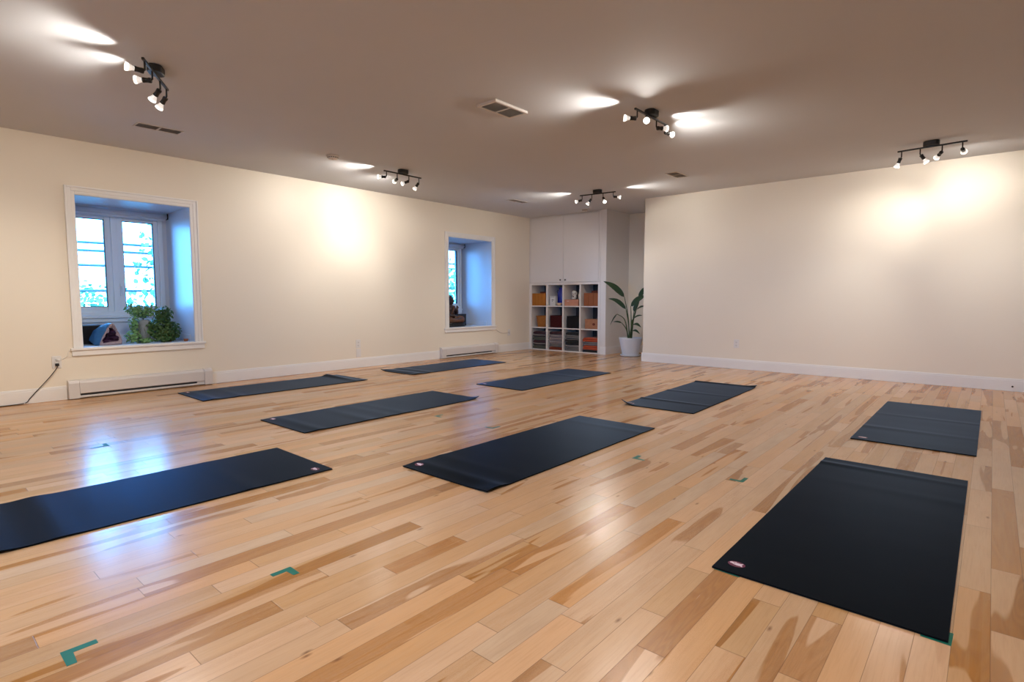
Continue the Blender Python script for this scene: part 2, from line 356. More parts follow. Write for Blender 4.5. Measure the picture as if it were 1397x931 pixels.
# window frame centres inside each niche
WINS = ((N1, 1.80, 1), (N2, 6.625, 2))
for (n, cy, k) in WINS:
    a, b = n
    q = MB()
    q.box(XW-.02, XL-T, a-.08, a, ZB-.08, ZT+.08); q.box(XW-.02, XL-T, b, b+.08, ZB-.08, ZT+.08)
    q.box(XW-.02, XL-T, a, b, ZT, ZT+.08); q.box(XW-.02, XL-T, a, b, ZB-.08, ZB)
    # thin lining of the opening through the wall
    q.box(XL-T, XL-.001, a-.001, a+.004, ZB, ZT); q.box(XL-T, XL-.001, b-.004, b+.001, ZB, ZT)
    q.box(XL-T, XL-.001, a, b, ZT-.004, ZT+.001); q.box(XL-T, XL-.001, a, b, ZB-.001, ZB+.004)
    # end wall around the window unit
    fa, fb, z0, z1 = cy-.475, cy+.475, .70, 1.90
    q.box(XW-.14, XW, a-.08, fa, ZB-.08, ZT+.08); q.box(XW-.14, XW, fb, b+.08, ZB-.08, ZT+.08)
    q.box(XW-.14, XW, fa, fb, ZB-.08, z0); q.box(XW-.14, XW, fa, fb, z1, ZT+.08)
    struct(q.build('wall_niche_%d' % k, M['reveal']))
    # skirting inside the niche
    q = MB(); q.box(XW, XL-.12, b-.014, b, ZB, ZB+.075); q.box(XW, XL-.12, a, a+.014, ZB, ZB+.075); q.box(XW, XW+.014, a, b, ZB, ZB+.075)
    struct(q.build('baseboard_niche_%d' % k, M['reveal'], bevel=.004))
    # window unit
    f = MB()
    def ring(x0, x1, ya, yb, za, zb, t, tb=None):
        tb = tb or t
        f.box(x0, x1, ya, ya+t, za, zb); f.box(x0, x1, yb-t, yb, za, zb); f.box(x0, x1, ya+t, yb-t, zb-t, zb); f.box(x0, x1, ya+t, yb-t, za, za+tb)
    ring(XW-.10, XW+.018, fa, fb, z0+.07, z1, .045)
    f.box(XW-.10, XW+.012, cy-.028, cy+.028, z0+.11, z1-.04)
    f.box(XW-.10, XW+.040, fa, fb, z0+.045, z0+.07); f.box(XW-.10, XW+.020, fa, fb, z0, z0+.045)
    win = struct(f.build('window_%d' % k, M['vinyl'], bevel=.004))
    for sgn in (-1, 1):
        ya, yb = (fa+.045, cy-.028) if sgn < 0 else (cy+.028, fb-.045)
        f = MB(); ga, gb = (cy-.385, cy-.082) if sgn < 0 else (cy+.085, cy+.388)
        za, zb = .868, 1.822
        f.box(XW-.075, XW-.004, ya, ga, z0+.11, z1-.045); f.box(XW-.075, XW-.004, gb, yb, z0+.11, z1-.045)
        f.box(XW-.075, XW-.004, ga, gb, zb, z1-.045); f.box(XW-.075, XW-.004, ga, gb, z0+.11, za)
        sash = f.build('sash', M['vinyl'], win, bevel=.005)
        f = MB(); f.box(XW-.052, XW-.046, ga-.01, gb+.01, za-.01, zb+.01)
        f.build('glass_pane', M['glass'], sash)
        f = MB(); e = .006
        f.box(XW-.045, XW-.012, ga, ga+e, za, zb); f.box(XW-.045, XW-.012, gb-e, gb, za, zb); f.box(XW-.045, XW-.012, ga, gb, za, za+e); f.box(XW-.045, XW-.012, ga, gb, zb-e, zb)
        f.build('gasket', M['slotdark'], sash)
    hd = MB(); hd.box(XW-.004, XW+.012, cy+.036, cy+.056, .99, 1.13); hd.tube([(XW+.012, cy+.046, 1.10), (XW+.04, cy+.046, 1.08), (XW+.045, cy+.046, 1.0)], .007)
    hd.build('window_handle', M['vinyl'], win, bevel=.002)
    # roller blind, rolled right up
    t = thing('roller_blind', ('grey roller blind rolled up over the window with the leafy plants' if k == 1 else 'grey roller blind rolled up over the window with the seated statue'), 'blind', (XW+.075, (a+b)/2, 1.905), 0, 'rolled up window blinds')
    hw = (b-a)/2-.006
    MB().lathe([(0.001, -hw+.01), (.030, -hw+.01), (.030, hw-.01), (.001, hw-.01)], 20, (0, 0, 0), (0, 1, 0)).build('fabric_roll', M['blinds'], t, True)
    MB().box(-.03, .034, -hw, hw, .030, .037).build('headrail', M['vinyl'], t, bevel=.001)
    MB().box(-.006, .008, -hw+.02, hw-.02, -.052, -.030).build('hem_bar', M['blinds'], t, bevel=.002)
    for s in (-1, 1):
        MB().box(-.034, .034, min(s*hw, s*(hw-.006)), max(s*hw, s*(hw-.006)), -.034, .030).build('bracket', M['slotdark'], t)
    # casing round the niche opening
    q = MB(); tw = .078
    def casing(x1, ya, yb, za, zb, g0, g1):    # picture-frame ring between two offsets
        q.box(XL, x1, ya-g1, ya-g0, za, zb+g1); q.box(XL, x1, yb+g0, yb+g1, za, zb+g1); q.box(XL, x1, ya-g0, yb+g0, zb+g0, zb+g1)
    casing(XL+.012, a, b, ZB, ZT, 0, .030); casing(XL+.017, a, b, ZB, ZT, .030, .062); casing(XL+.024, a, b, ZB, ZT, .062, tw)
    q.box(XL-.02, XL+.034, a-.10, b+.10, ZB-.022, ZB)
    q.box(XL, XL+.020, a-.09, b+.09, ZB-.075, ZB-.022)
    struct(q.build('trim_%d' % k, M['white'], bevel=.003))

# ------------------------------------------------------------------ baseboards
def baseboard(name, runs):
    q = MB()
    for (x0, y0, x1, y1, nx, ny) in runs:       # from-to along the wall, normal into the room
        t = .014
        for (za, zb, tt) in ((0, .112, t), (.112, .126, t*.72), (.126, .133, t*.4)):
            xs = sorted((x0, x1, x0+nx*tt, x1+nx*tt)); ys = sorted((y0, y1, y0+ny*tt, y1+ny*tt))
            q.box(xs[0], xs[-1], ys[0], ys[-1], za, zb)
    struct(q.build(name, M['white'], bevel=.002))
baseboard('baseboard_left', [(XL, Y0, XL, 1.175, 1, 0), (XL, 2.47, XL, 5.895, 1, 0), (XL, 7.23, XL, Y2, 1, 0)])
baseboard('baseboard_back', [(XE-.014, YB, XR, YB, 0, -1), (XE, YB, XE, YA, -1, 0)])
baseboard('baseboard_alcove', [(XS, Y2, XS, YA, 1, 0), (XS, YA, XE, YA, 0, -1), (-5.072, Y2, XS+.014, Y2, 0, -1)])
baseboard('baseboard_right', [(XR, Y0, XR, YB, -1, 0)])
baseboard('baseboard_front', [(XL, Y0, XR, Y0, 0, 1)])

# ------------------------------------------------------------------ storage cabinet
cab = thing('storage_cabinet', 'tall white built-in cabinet, two doors above twelve open cubbies, in far corner', 'cabinet', (-6.62, Y2, 0))
cw, cd = 1.54, .40                       # local x 0..1.54, y 0..cd
cols = [.0, .36, .766-.01, 1.10, 1.54]
q = MB()
dv = [(-.014, .040), (.382, .418), (.752, .776), (1.118, 1.144), (1.500, 1.540)]
dv = [(-.014, .038), (.381, .419), (.749, .778), (1.116, 1.145), (1.497, 1.542)]
for a, b in dv: q.box(a, b, 0, cd, 0, 1.245)
for za, zb in ((0, .018), (.408, .427), (.808, .827), (1.205, 1.247)): q.box(.0, 1.54, .001, cd, za, zb)
q.build('cubby_frame', M['cab'], cab, bevel=.0015)
MB().box(0, 1.54, cd, cd+.01, 0, 1.247).build('back_panel', M['cabdark'], cab)
q = MB(); q.box(-.014, 1.542, .030, cd+.01, 1.249, H-.002)
q.build('carcass', M['cab'], cab)
q = MB(); q.box(1.513, 1.545, -.004, .020, 1.249, H-.002); q.box(-.014, .006, -.002, .020, 1.249, H-.002); q.box(-.014, 1.545, -.002, .018, H-.014, H-.002)
q.build('face_frame', M['cab'], cab, bevel=.002)
for a, b, kx in ((.010, .7645, .715), (.7675, 1.508, .823)):
    d = MB().box(a, b, -.002, .017, 1.252, 2.428).build('door', M['cab'], cab, bevel=.002)
    MB().lathe([(.001, 0), (.006, 0), (.006, .012), (.013, .018), (.015, .026), (.010, .032), (.001, .033)], 14, (kx, -.002, 1.292), (0, -1, 0)).build('knob', M['black'], d, True)

def cub(c, r):                            # inner left x, inner right x, floor z of cubby (column c, row r from top), world coordinates
    x0 = -6.62+dv[c][1]; x1 = -6.62+dv[c+1][0]; z = (.827, .427, .018)[r]
    return x0, x1, z
YF = Y2+.012
# yoga blocks
def block(name, x0, x1, z, mt, label, yy=YF, h=.228, d=.15, group=None):
    t = thing(name, label, 'yoga block', ((x0+x1)/2, yy, z), 0, group)
    hw = (x1-x0)/2-.0008
    MB().box(-hw, hw, 0, d, 0, h).build('block_body', mt, t, bevel=.006, seg=3)
    return t
where4 = ['leftmost', 'second from the left', 'third from the left', 'rightmost']
x0, x1, z = cub(0, 0)
for i in range(4):
    a = x0+.003+i*.0775
    block('yoga_block', a, a+.0775, z, M['blockA'], 'amber cork yoga block, %s of four upright in the top left cubby' % where4[i], group='amber yoga blocks')
block('yoga_block', x0+.06, x0+.29, z, M['blockdk'], 'brown yoga block seen behind the amber blocks in the top left cubby', YF+.17, h=.26, d=.15)
x0, x1, z = cub(3, 0)
for i in range(3):
    a = x0+.055+i*.0985
    block('yoga_block', a, min(a+.0985, x1-.001), z, M['blockB'], 'reddish cork yoga block, %s of three upright in the top right cubby' % ('leftmost', 'middle one', 'rightmost')[i], group='reddish yoga blocks')
block('yoga_block', x0+.10, x0+.33, z, M['blockdk'], 'brown yoga block seen behind the reddish blocks in the top right cubby', YF+.17, h=.27, d=.15)
# cubby 2, top row
x0, x1, z = cub(1, 0)
t = thing('white_carton', 'small white printed carton standing in front of the blue vase', 'box', (x0+.085, YF+.02, z))
MB().box(-.065, .065, 0, .07, 0, .175).build('carton_body', M['whitecard'], t, bevel=.002)
q = MB(); q.box(-.04, .045, -.0012, 0, .156, .163); q.box(-.012, .012, -.0012, 0, .10, .118); q.box(.02, .034, -.0012, 0, .10, .112); q.box(-.064, -.058, -.0012, 0, .0, .17); q.box(-.01, .005, -.0012, 0, .075, .09)
q.build('print', M['ink'], t)
t = thing('blue_vase', 'tall deep blue glazed vase in the second cubby of the top row', 'vase', (x0+.175, YF+.215, z))
MB().lathe([(.001, 0), (.075, 0), (.098, .04), (.102, .15), (.095, .24), (.070, .285), (.066, .315), (.074, .33), (.066, .33), (.058, .30), (.001, .27)], 28).build('vase_body', M['cobalt'], t, True)
MB().lathe([(.020, -.006), (.026, 0), (.020, .006), (.012, 0), (.020, -.006)], 12, (-.095, -.02, .26), (0, 1, 0)).build('vase_handle', M['cobalt'], t, True)
t = thing('cream_bowl', 'little cream and brown bowl beside the white carton', 'bowl', (x0+.215, YF+.055, z))
MB().lathe([(.001, 0), (.028, 0), (.046, .022), (.050, .050), (.047, .052), (.040, .024), (.001, .010)], 20).build('bowl_body', M['cream'], t, True)
# cubby 3, top row
x0, x1, z = cub(2, 0)
t = thing('pink_carton', 'low pinkish cardboard carton filling the front of the third top cubby', 'box', ((x0+x1)/2-.012, YF, z))
MB().box(-.145, .145, 0, .20, 0, .115).build('carton_body', M['pinkwood'], t, bevel=.003)
q = MB(); q.box(-.09, -.05, -.0015, 0, .080, .088)
q.build('label_strip', M['whitecard'], t)
zc = z+.115
t = thing('white_figurine', 'chalk-white rounded figurine with dark eye hollows on the pinkish carton', 'figurine', (x0+.165, YF+.09, zc))
q = MB(); q.ell((0, 0, .108), (.054, .050, .050)); q.ell((.012, -.040, .098), (.022, .020, .018)); q.ell((0, 0, .045), (.042, .038, .047)); q.ell((-.02, -.02, .018), (.022, .03, .018)); q.ell((.02, -.02, .018), (.022, .03, .018))
fig = q.build('figurine_body', M['boneish'], t, True); rm = fig.modifiers.new('r', 'REMESH'); rm.mode = 'VOXEL'; rm.voxel_size = .004; rm.use_smooth_shade = True
q = MB(); q.ell((-.008, -.049, .112), (.009, .006, .010)); q.build('eye_hollow', M['ink'], t, True)
MB().ell((.036, -.040, .112), (.008, .007, .010)).build('eye_hollow', M['ink'], t, True)
MB().ell((.016, -.060, .100), (.005, .004, .004)).build('nose', M['ink'], t, True)
MB().ell((.004, -.040, .050), (.012, .006, .014)).build('chest_hollow', M['ink'], t, True)
t = thing('white_candle', 'thin pale candle at the right end of the pinkish carton', 'candle', (x1-.045, YF+.06, zc))
MB().lathe([(.001, 0), (.019, 0), (.019, .095), (.016, .099), (.001, .096)], 18).build('candle_body', M['boneish'], t, True)
MB().tube([(0, 0, .095), (.001, 0, .108)], .0012, 6).build('wick', M['ink'], t)
for i, dx in enumerate((.165, .235)):
    t = thing('dark_bottle', ('dark slim bottle behind the white figurine' if i == 0 else 'dark slim bottle behind the pale candle'), 'bottle', (x0+dx, YF+.26, z), 0, 'dark bottles in the third top cubby')
    MB().lathe([(.001, 0), (.030, 0), (.032, .02), (.032, .19), (.026, .23), (.013, .26), (.013, .30), (.001, .30)], 18).build('bottle_body', M['grille'], t, True)
    MB().lathe([(.001, .30), (.015, .30), (.015, .325), (.001, .325)], 14).build('bottle_cap', M['blackp'], t, True)
# middle row
x0, x1, z = cub(0, 1)
t = thing('wicker_basket', 'golden woven wicker basket in the middle row, leftmost cubby', 'basket', (x0+.195, YF+.13, z))
q = MB(); prof = []
seg = 40; rows = 18; vs = []; 
for i in range(rows+1):
    zz = .20*i/rows; sx = .105+.028*i/rows; sy = .10+.02*i/rows
    for k in range(seg):
        tt = 2*PI*k/seg; p = 4.0
        cx_, sy_ = math.cos(tt), math.sin(tt); rr = (abs(cx_)**p+abs(sy_)**p)**(-1/p)
        wv = 1+.022*(1 if (k//2+i) % 2 else -1)
        vs.append((sx*rr*cx_*wv, sy*rr*sy_*wv, zz))
fs = [(i*seg+k, i*seg+(k+1) % seg, (i+1)*seg+(k+1) % seg, (i+1)*seg+k) for i in range(rows) for k in range(seg)]+[tuple(range(seg))]
q.add(vs, fs); q.build('woven_body', M['wicker'], t, True)
rp = []
for k in range(seg+1):
    tt = 2*PI*k/seg; p = 4.; rr = (abs(math.cos(tt))**p+abs(math.sin(tt))**p)**(-1/p); rp.append((.133*rr*math.cos(tt), .12*rr*math.sin(tt), .203))
MB().tube(rp, .007, 8).build('rim', M['wicker'], t, True)
x0, x1, z = cub(1, 1)
def fabric_box(name, x0, x1, z, h, d, mt, label, cat='storage box'):
    t = thing(name, label, cat, ((x0+x1)/2, YF, z)); hw = (x1-x0)/2
    q = MB(); q.box(-hw, hw, 0, d, 0, h-.012); q.build('box_body', mt, t, bevel=.008, seg=3)
    q = MB(); q.box(-hw-.001, hw+.001, -.001, d, h-.012, h); q.build('box_rim', mt, t, bevel=.004)
    return t
fabric_box('fabric_bin', x0+.045, x1-.004, z, .222, .3, M['maroon'], 'maroon fabric storage bin in the middle row, second cubby')
x0, x1, z = cub(2, 1)
fabric_box('fabric_bin', x0+.060, x1-.004, z, .218, .3, M['blackfab'], 'black fabric storage bin in the middle row, third cubby')
x0, x1, z = cub(3, 1)
t = thing('wooden_crate', 'small tan wooden crate in the middle row, rightmost cubby', 'crate', (x0+.215, YF+.01, z))
q = MB(); q.box(-.135, .128, 0, .2, 0, .008); q.box(-.135, .128, 0, .008, .008, .165); q.box(-.135, .128, .192, .2, .008, .165); q.box(-.135, -.127, .008, .192, .008, .165); q.box(.120, .128, .008, .192, .008, .165)
q.build('crate_body', M['tanbox'], t, bevel=.003)
q = MB(); q.box(-.139, .132, -.003, .203, .150, .172); q.build('crate_lid', M['tanbox'], t, bevel=.003)
MB().lathe([(.001, 0), (.012, 0), (.016, .008), (.011, .018), (.001, .02)], 12, (.05, .09, .172)).build('knob', M['ink'], t, True)
MB().ell((.045, -.001, .085), (.030, .002, .022)).build('knot_mark', M['blockdk'], t, True)

# folded blankets
def blanket(x0, x1, z, h, mt, label, seed, stripe=None, group='folded blankets in the bottom cubbies'):
    rnd = random.Random(seed)
    t = thing('folded_blanket', label, 'blanket', ((x0+x1)/2, YF, z), 0, group)
    W = x1-x0; D = .30; nx = 14
    # cross-section in (y,z): rounded front edge with a crease between its two layers
    prof = []
    def arc(cy, cz, r, a0, a1, n=5): return [(cy+r*math.cos(a0+(a1-a0)*i/n), cz+r*math.sin(a0+(a1-a0)*i/n)) for i in range(n+1)]
    hl = h/2
    prof += [(D, 0)] ; prof = arc(hl/2, hl/2, hl/2, -PI/2, -PI*1.38) + [(hl*.42, hl)] + arc(hl/2, hl*1.5, hl/2, -PI*.62, -PI*1.5) + [(D, h), (D, 0)]
    n = len(prof); vs = []
    ph = rnd.random()*9; am = rnd.uniform(.002, .005)
    for i in range(nx+1):
        u = i/nx; x = -W/2+W*u
        edge = 1-.30*max(0, (abs(u-.5)-.38)/.12)**2
        for (y, zz) in prof:
            k = max(0, 1-y/.12)
            dz = am*math.sin(u*7+ph)*(zz/h)
            dy = .006*math.sin(u*5+ph*2)*k
            vs.append((x, y+dy+.004*(1-edge), (zz*edge if zz > h*.4 else zz)+dz))
    fs = [(i*n+k, i*n+(k+1) % n, (i+1)*n+(k+1) % n, (i+1)*n+k) for i in range(nx) for k in range(n)] + [tuple(range(n)), tuple(range(nx*n, nx*n+n))]
    MB().add(vs, fs).build('folded_body', mt, t, True)
    if stripe:
        q = MB(); pts = []
        for i in range(nx+1):
            u = i/nx; pts.append((-W/2+.004+(W-.008)*u, -.003+.006*math.sin(u*5+ph*2), h*.74+am*math.sin(u*7+ph)*.7))
        q.tube(pts, .006, 6); q.build('stripe', stripe, t, True)
    return t
stacks = [
 (0, .022, .012, [(.055, 'gr', None), (.048, 'dk', 'lt'), (.045, 'wine', None), (.050, 'gr', None), (.052, 'dk', 'lt'), (.045, 'wine', None)]),
 (1, .028, .006, [(.050, 'rd', None), (.048, 'gy', None), (.052, 'gp', 'lt'), (.056, 'gp', 'lt'), (.050, 'gp', 'lt'), (.050, 'wine', None)]),
 (2, .026, .006, [(.046, 'gy', None), (.052, 'gy', 'lt'), (.055, 'blk', None), (.050, 'blk', 'gy'), (.060, 'gy', None), (.045, 'blk', None)]),
 (3, .040, .006, [(.042, 'blk', None), (.080, 'org', None), (.060, 'gp', 'gy'), (.075, 'org', None)]),
]
cn = {'gr': 'green-grey', 'dk': 'charcoal', 'wine': 'dark wine', 'rd': 'brick red', 'gy': 'grey', 'gp': 'mauve grey', 'blk': 'black', 'org': 'orange'}
cube_name = ['leftmost', 'second', 'third', 'rightmost']
pos6 = ['at the very bottom', 'second from the bottom', 'third from the bottom', 'fourth from the bottom', 'fifth from the bottom', 'on top']
for ci, la, ra, items in stacks:
    x0, x1, z = cub(ci, 2)
    for k, (h, c, st) in enumerate(items):
        pos = 'on top' if k == len(items)-1 else pos6[k]
        h *= 1.10 if ci < 3 else 1.0
        blanket(x0+la+.006*((k*7) % 3), x1-ra, z+.0005, h-.001, F_[c], '%s folded blanket %s of the pile in the %s bottom cubby' % (cn[c], pos, cube_name[ci]), ci*10+k, F_[st] if st else None)
        z += h

# ------------------------------------------------------------------ heaters
def heater(y0, y1, label):
    t = thing('baseboard_heater', label, 'heater', (XL+.001, y0, 0), 0, 'white baseboard heaters')
    Lh = y1-y0
    prof = [(0, .010), (.058, .010), (.060, .022), (.048, .030), (.048, .048), (.062, .052), (.062, .150), (.050, .170), (.020, .178), (0, .178)]
    MB().prism(prof, 1, .085, Lh-.085).build('casing', M['heater'], t, bevel=.0015)
    cap = [(0, .006), (.064, .006), (.064, .152), (.052, .173), (.020, .181), (0, .181)]
    MB().prism(cap, 1, 0, .083).build('end_cap', M['heater'], t, bevel=.002)
    MB().prism(cap, 1, Lh-.083, Lh).build('end_cap', M['heater'], t, bevel=.002)
    MB().box(.0485, .052, .090, Lh-.16, .031, .047).build('air_slot', M['slotdark'], t)
heater(1.180, 2.462, 'long white baseboard heater under the window with the plants')
heater(5.900, 7.223, 'white baseboard heater under the window with the statue')

# ------------------------------------------------------------------ outlets and cords
def outlet(name, label, loc, nrm, sockets=True, cat='outlet', group=None):
    t = thing(name, label, cat, loc, 0 if nrm == 'x' else -PI/2, group)     # local +x points into the room
    MB().box(.0005, .006, -.036, .036, -.058, .058).build('cover_plate', M['plate'], t, bevel=.003)
    if sockets:
        for s in (1, -1):
            f = MB().prism([( -.017, s*.021-.010), (-.010, s*.021-.017), (.010, s*.021-.017), (.017, s*.021-.010), (.017, s*.021+.010), (.010, s*.021+.017), (-.010, s*.021+.017), (-.017, s*.021+.010)], 0, .006, .0085).build('socket', M['plate'], t)
            q = MB(); q.box(.0085, .0089, -.008, -.0055, s*.021-.005, s*.021+.006); q.box(.0085, .0089, .0055, .008, s*.021-.005, s*.021+.006); q.lathe([(.001, .0085), (.003, .0085), (.003, .0089), (.001, .0089)], 8, (0, 0, s*.021-.010), (1, 0, 0))
            q.build('slots', M['slotdark'], f)
    else:
        MB().box(.006, .008, -.017, .017, -.033, .033).build('insert', M['plate'], t, bevel=.001)
    return t
outlet('wall_outlet', 'white wall outlet with black plug, left of the plant window', (XL, 1.112, .362), 'x')
outlet('wall_outlet', 'white wall outlet, upper of two plates between the windows', (XL, 4.396, .333), 'x')
outlet('wall_plate', 'white blank wall plate just above the baseboard between the windows', (XL, 4.400, .205), 'x', False, 'wall plate')
outlet('wall_outlet', 'white wall outlet near the cabinet, fed by a thin white cord', (XL, 7.575, .345), 'x')
outlet('wall_outlet', 'white wall outlet low on the long bare back wall', (-2.620, YB, .345), 'y')
t = thing('black_power_cord', 'black power cord hanging from the outlet left of the plant window', 'cord', (XL, 1.112, .341))
MB().box(.0095, .036, -.014, .014, -.014, .012).build('plug', M['blackp'], t, bevel=.004)
def rel(pts, o): return [tuple(a-b for a, b in zip(p, o)) for p in pts]
def smooth_path(pts, n=6):
    P = [Vector(p) for p in pts]; out = []
    for i in range(len(P)-1):
        p0, p1, p2, p3 = P[max(i-1, 0)], P[i], P[i+1], P[min(i+2, len(P)-1)]
        for k in range(n):
            t = k/n; out.append(.5*((2*p1)+(-p0+p2)*t+(2*p0-5*p1+4*p2-p3)*t*t+(-p0+3*p1-3*p2+p3)*t**3))
    out.append(P[-1]); return out
o = (XL, 1.112, .341)
MB().tube(smooth_path(rel([(XL+.036, 1.112, .336), (XL+.048, 1.105, .315), (XL+.035, 1.067, .253), (XL+.030, 1.010, .180), (XL+.026, .943, .100), (XL+.025, .899, .045), (XL+.022, .862, .010), (XL+.022, .70, .0045), (XL+.022, .30, .0045), (XL+.022, -.4, .0045)], o)), .0036, 8).build('cable', M['blackp'], t, True)
t = thing('cable_clip', 'tiny white clip holding the black cord at the baseboard', 'clip', (XL+.022, .862, 0))
MB().prism([(-.006, 0), (-.006, .017), (.006, .017), (.006, 0), (.0045, 0), (.0045, .0155), (-.0045, .0155), (-.0045, 0)], 1, -.004, .004).build('clip_body', M['plate'], t)
t = thing('thin_white_cord', 'thin white cord looping from the plant window outlet up to the sill', 'cord', (XL, 1.128, .383))
o = (XL, 1.128, .383)
MB().tube(smooth_path(rel([(XL+.012, 1.120, .383), (XL+.02, 1.150, .388), (XL+.010, 1.190, .415), (XL+.006, 1.205, .450), (XL+.006, 1.215, .475)], o)), .002, 6).build('cable', M['plate'], t, True)
MB().box(.0092, .022, -.014, .006, -.010, .010).build('plug', M['plate'], t, bevel=.003)
t = thing('thin_white_cord', 'thin white cord drooping from the statue window sill to its outlet', 'cord', (XL, 7.57, .33))
o = (XL, 7.57, .33)
MB().tube(smooth_path(rel([(XL+.012, 7.190, .414), (XL+.006, 7.225, .405), (XL+.006, 7.30, .362), (XL+.006, 7.38, .338), (XL+.008, 7.46, .335), (XL+.016, 7.558, .347)], o)), .0026, 6).build('cable', M['grille'], t, True)
MB().box(.0092, .026, -.014, .010, -.010+.015, .012+.015).build('plug', M['plate'], t, bevel=.003)
t = thing('door_stop', 'small dark-tipped spring door stop low on the back wall baseboard', 'door stop', (.193, YB-.0145, .056))
MB().tube([(.004*math.cos(a*1.3), -.045*a/40, .004*math.sin(a*1.3)) for a in range(41)], .0011, 5).build('spring', M['grille'], t, True)
MB().lathe([(.001, .043), (.008, .043), (.009, .052), (.006, .060), (.001, .060)], 12, (0, 0, 0), (0, -1, 0)).build('rubber_tip', M['blackp'], t, True)

# ------------------------------------------------------------------ vents and detectors
def vent(loc, lx, ly, label, drop=.008, nl=9, along='y', bars=1):
    t = thing('ceiling_vent', label, 'vent', (loc[0], loc[1], H), 0, 'ceiling vents')
    b = .022 if lx > .17 else .014; q = MB()
    q.box(-lx/2, -lx/2+b, -ly/2, ly/2, -drop, -.0005); q.box(lx/2-b, lx/2, -ly/2, ly/2, -drop, -.0005)
    q.box(-lx/2+b, lx/2-b, -ly/2, -ly/2+b, -drop, -.0005); q.box(-lx/2+b, lx/2-b, ly/2-b, ly/2, -drop, -.0005)
    q.box(-lx/2+b, lx/2-b, -.008, .008, -drop, -.0005)
    q.build('vent_frame', M['ventwhite'], t, bevel=.002)
    MB().box(-lx/2+b, lx/2-b, -ly/2+b, ly/2-b, -.0016, -.0006).build('duct_opening', M['ductshade'], t)
    q = MB(); n = nl
    for i in range(n):
        x = -lx/2+b+(lx-2*b)*(i+.5)/n; wv = (lx-2*b)/n*.34
        q.add([(x-wv, -ly/2+b, -.002), (x+wv, -ly/2+b, -drop+.001), (x+wv, ly/2-b, -drop+.001), (x-wv, ly/2-b, -.002)], [(0, 1, 2, 3)])
        q.add([(x-wv, -ly/2+b, -.0035), (x+wv, -ly/2+b, -drop-.0005), (x+wv, ly/2-b, -drop-.0005), (x-wv, ly/2-b, -.0035)], [(3, 2, 1, 0)])
    q.build('louvres', M['grille'], t)
    return t
vent((-5.63, 1.75), .15, .36, 'long narrow white ceiling vent beside the nearest left spotlight bar', .006, 5)
vent((-2.99, 3.34), .20, .38, 'large white ceiling vent with louvres near the middle of the ceiling', .020, 10)
vent((-5.61, 6.61), .15, .36, 'narrow ceiling vent nearest the tall cabinet', .006, 5)
vent((-2.97, 6.47), .15, .33, 'brownish ceiling vent near the corner of the back wall', .007, 7)
def detector(x, y, label, r=.065):
    t = thing('smoke_detector', label, 'smoke detector', (x, y, H), 0, 'round ceiling detectors')
    MB().lathe([(.001, -.0005), (r, -.0005), (r, -.012), (r*.97, -.016), (r*.84, -.018), (r*.78, -.030), (r*.70, -.036), (.001, -.038)], 32).build('detector_body', M['ventwhite'], t, True)
    q = MB()
    for k in range(16):
        a = 2*PI*k/16; q.add([(r*.85*math.cos(a+d), r*.85*math.sin(a+d), z) for d, z in ((-.12, -.0185), (.12, -.0185), (.12, -.026), (-.12, -.026))], [(0, 1, 2, 3)])
    q.build('sensor_slots', M['slotdark'], t)
    MB().lathe([(.001, -.038), (.008, -.038), (.007, -.041), (.001, -.041)], 12, (r*.2, -r*.2, 0)).build('test_button', M['grille'], t, True)
detector(-5.314, 3.263, 'round white smoke detector on the ceiling between the left spotlight bars')
detector(-5.25, 7.93, 'small round white detector on the ceiling just above the cabinet doors', .055)

# ------------------------------------------------------------------ track lights
SPOT_W = 50.0; FILL_W = 12.0
def head(t, rot, s, d, power=1., blend=1., size=74, flat=1.):
    """s: place along the bar; d: world direction of the lamp."""
    Rinv = Matrix.Rotation(-rot, 3, 'Z'); d = (Rinv @ Vector(d)).normalized()
    zb = -.055
    hz = Vector((d.x, d.y, 0)); hz = hz.normalized() if hz.length > .05 else Vector((1, 0, 0))
    p0 = Vector((s, 0, zb)); p1 = p0+Vector((0, 0, -.055)); p2 = p1+hz*.010+Vector((0, 0, -.008))
    q = MB(); q.tube([p0, p1, p2], .0055, 10)
    q.lathe([(.001, -.004), (.015, -.004), (.0165, 0), (.0165, .012), (.0150, .014), (.0150, .034), (.0165, .036), (.0165, .046), (.001, .046)], 20, p2, d)
    h = q.build('lamp_head', M['black'], t, True, bevel=.001)
    b = MB()
    b.cur = 0; b.lathe([(.012, .047), (.014, .055), (.019, .068), (.0215, .075)], 24, p2, d)
    b.cur = 2; b.lathe([(.0215, .075), (.0245, .084), (.0255, .088), (.0235, .091), (.0195, .0895)], 24, p2, d)
    b.cur = 1; b.lathe([(.0194, .0894), (.012, .0885), (.0001, .088)], 24, p2, d)
    bl = b.build('bulb', [M['bulb'], M['lens'], M['rim']], h, True)
    ld = bpy.data.lights.new('bulb_light', 'SPOT'); ld.energy = SPOT_W*power; ld.color = (1., .94, .85); ld.spot_size = R(size); ld.spot_blend = blend; ld.shadow_soft_size = .02
    lo = bpy.data.objects.new('bulb_light', ld); C.objects.link(lo); lo.parent = h
    lo.location = p2+d*.100; lo.rotation_euler = d.to_track_quat('-Z', 'Y').to_euler(); lo.scale = (flat, 1, 1)
    # bulb's stray light as an added fill spot, tilted down to brighten the room
    ld = bpy.data.lights.new('bulb_fill', 'SPOT'); ld.energy = FILL_W; ld.color = (1., .93, .84); ld.shadow_soft_size = .03; ld.spot_size = R(172); ld.spot_blend = .35
    lo = bpy.data.objects.new('bulb_fill', ld); C.objects.link(lo); lo.parent = h; lo.location = p2+d*.13
    lo.rotation_euler = (d*.6+Vector((0, 0, -.8))).to_track_quat('-Z', 'Y').to_euler()
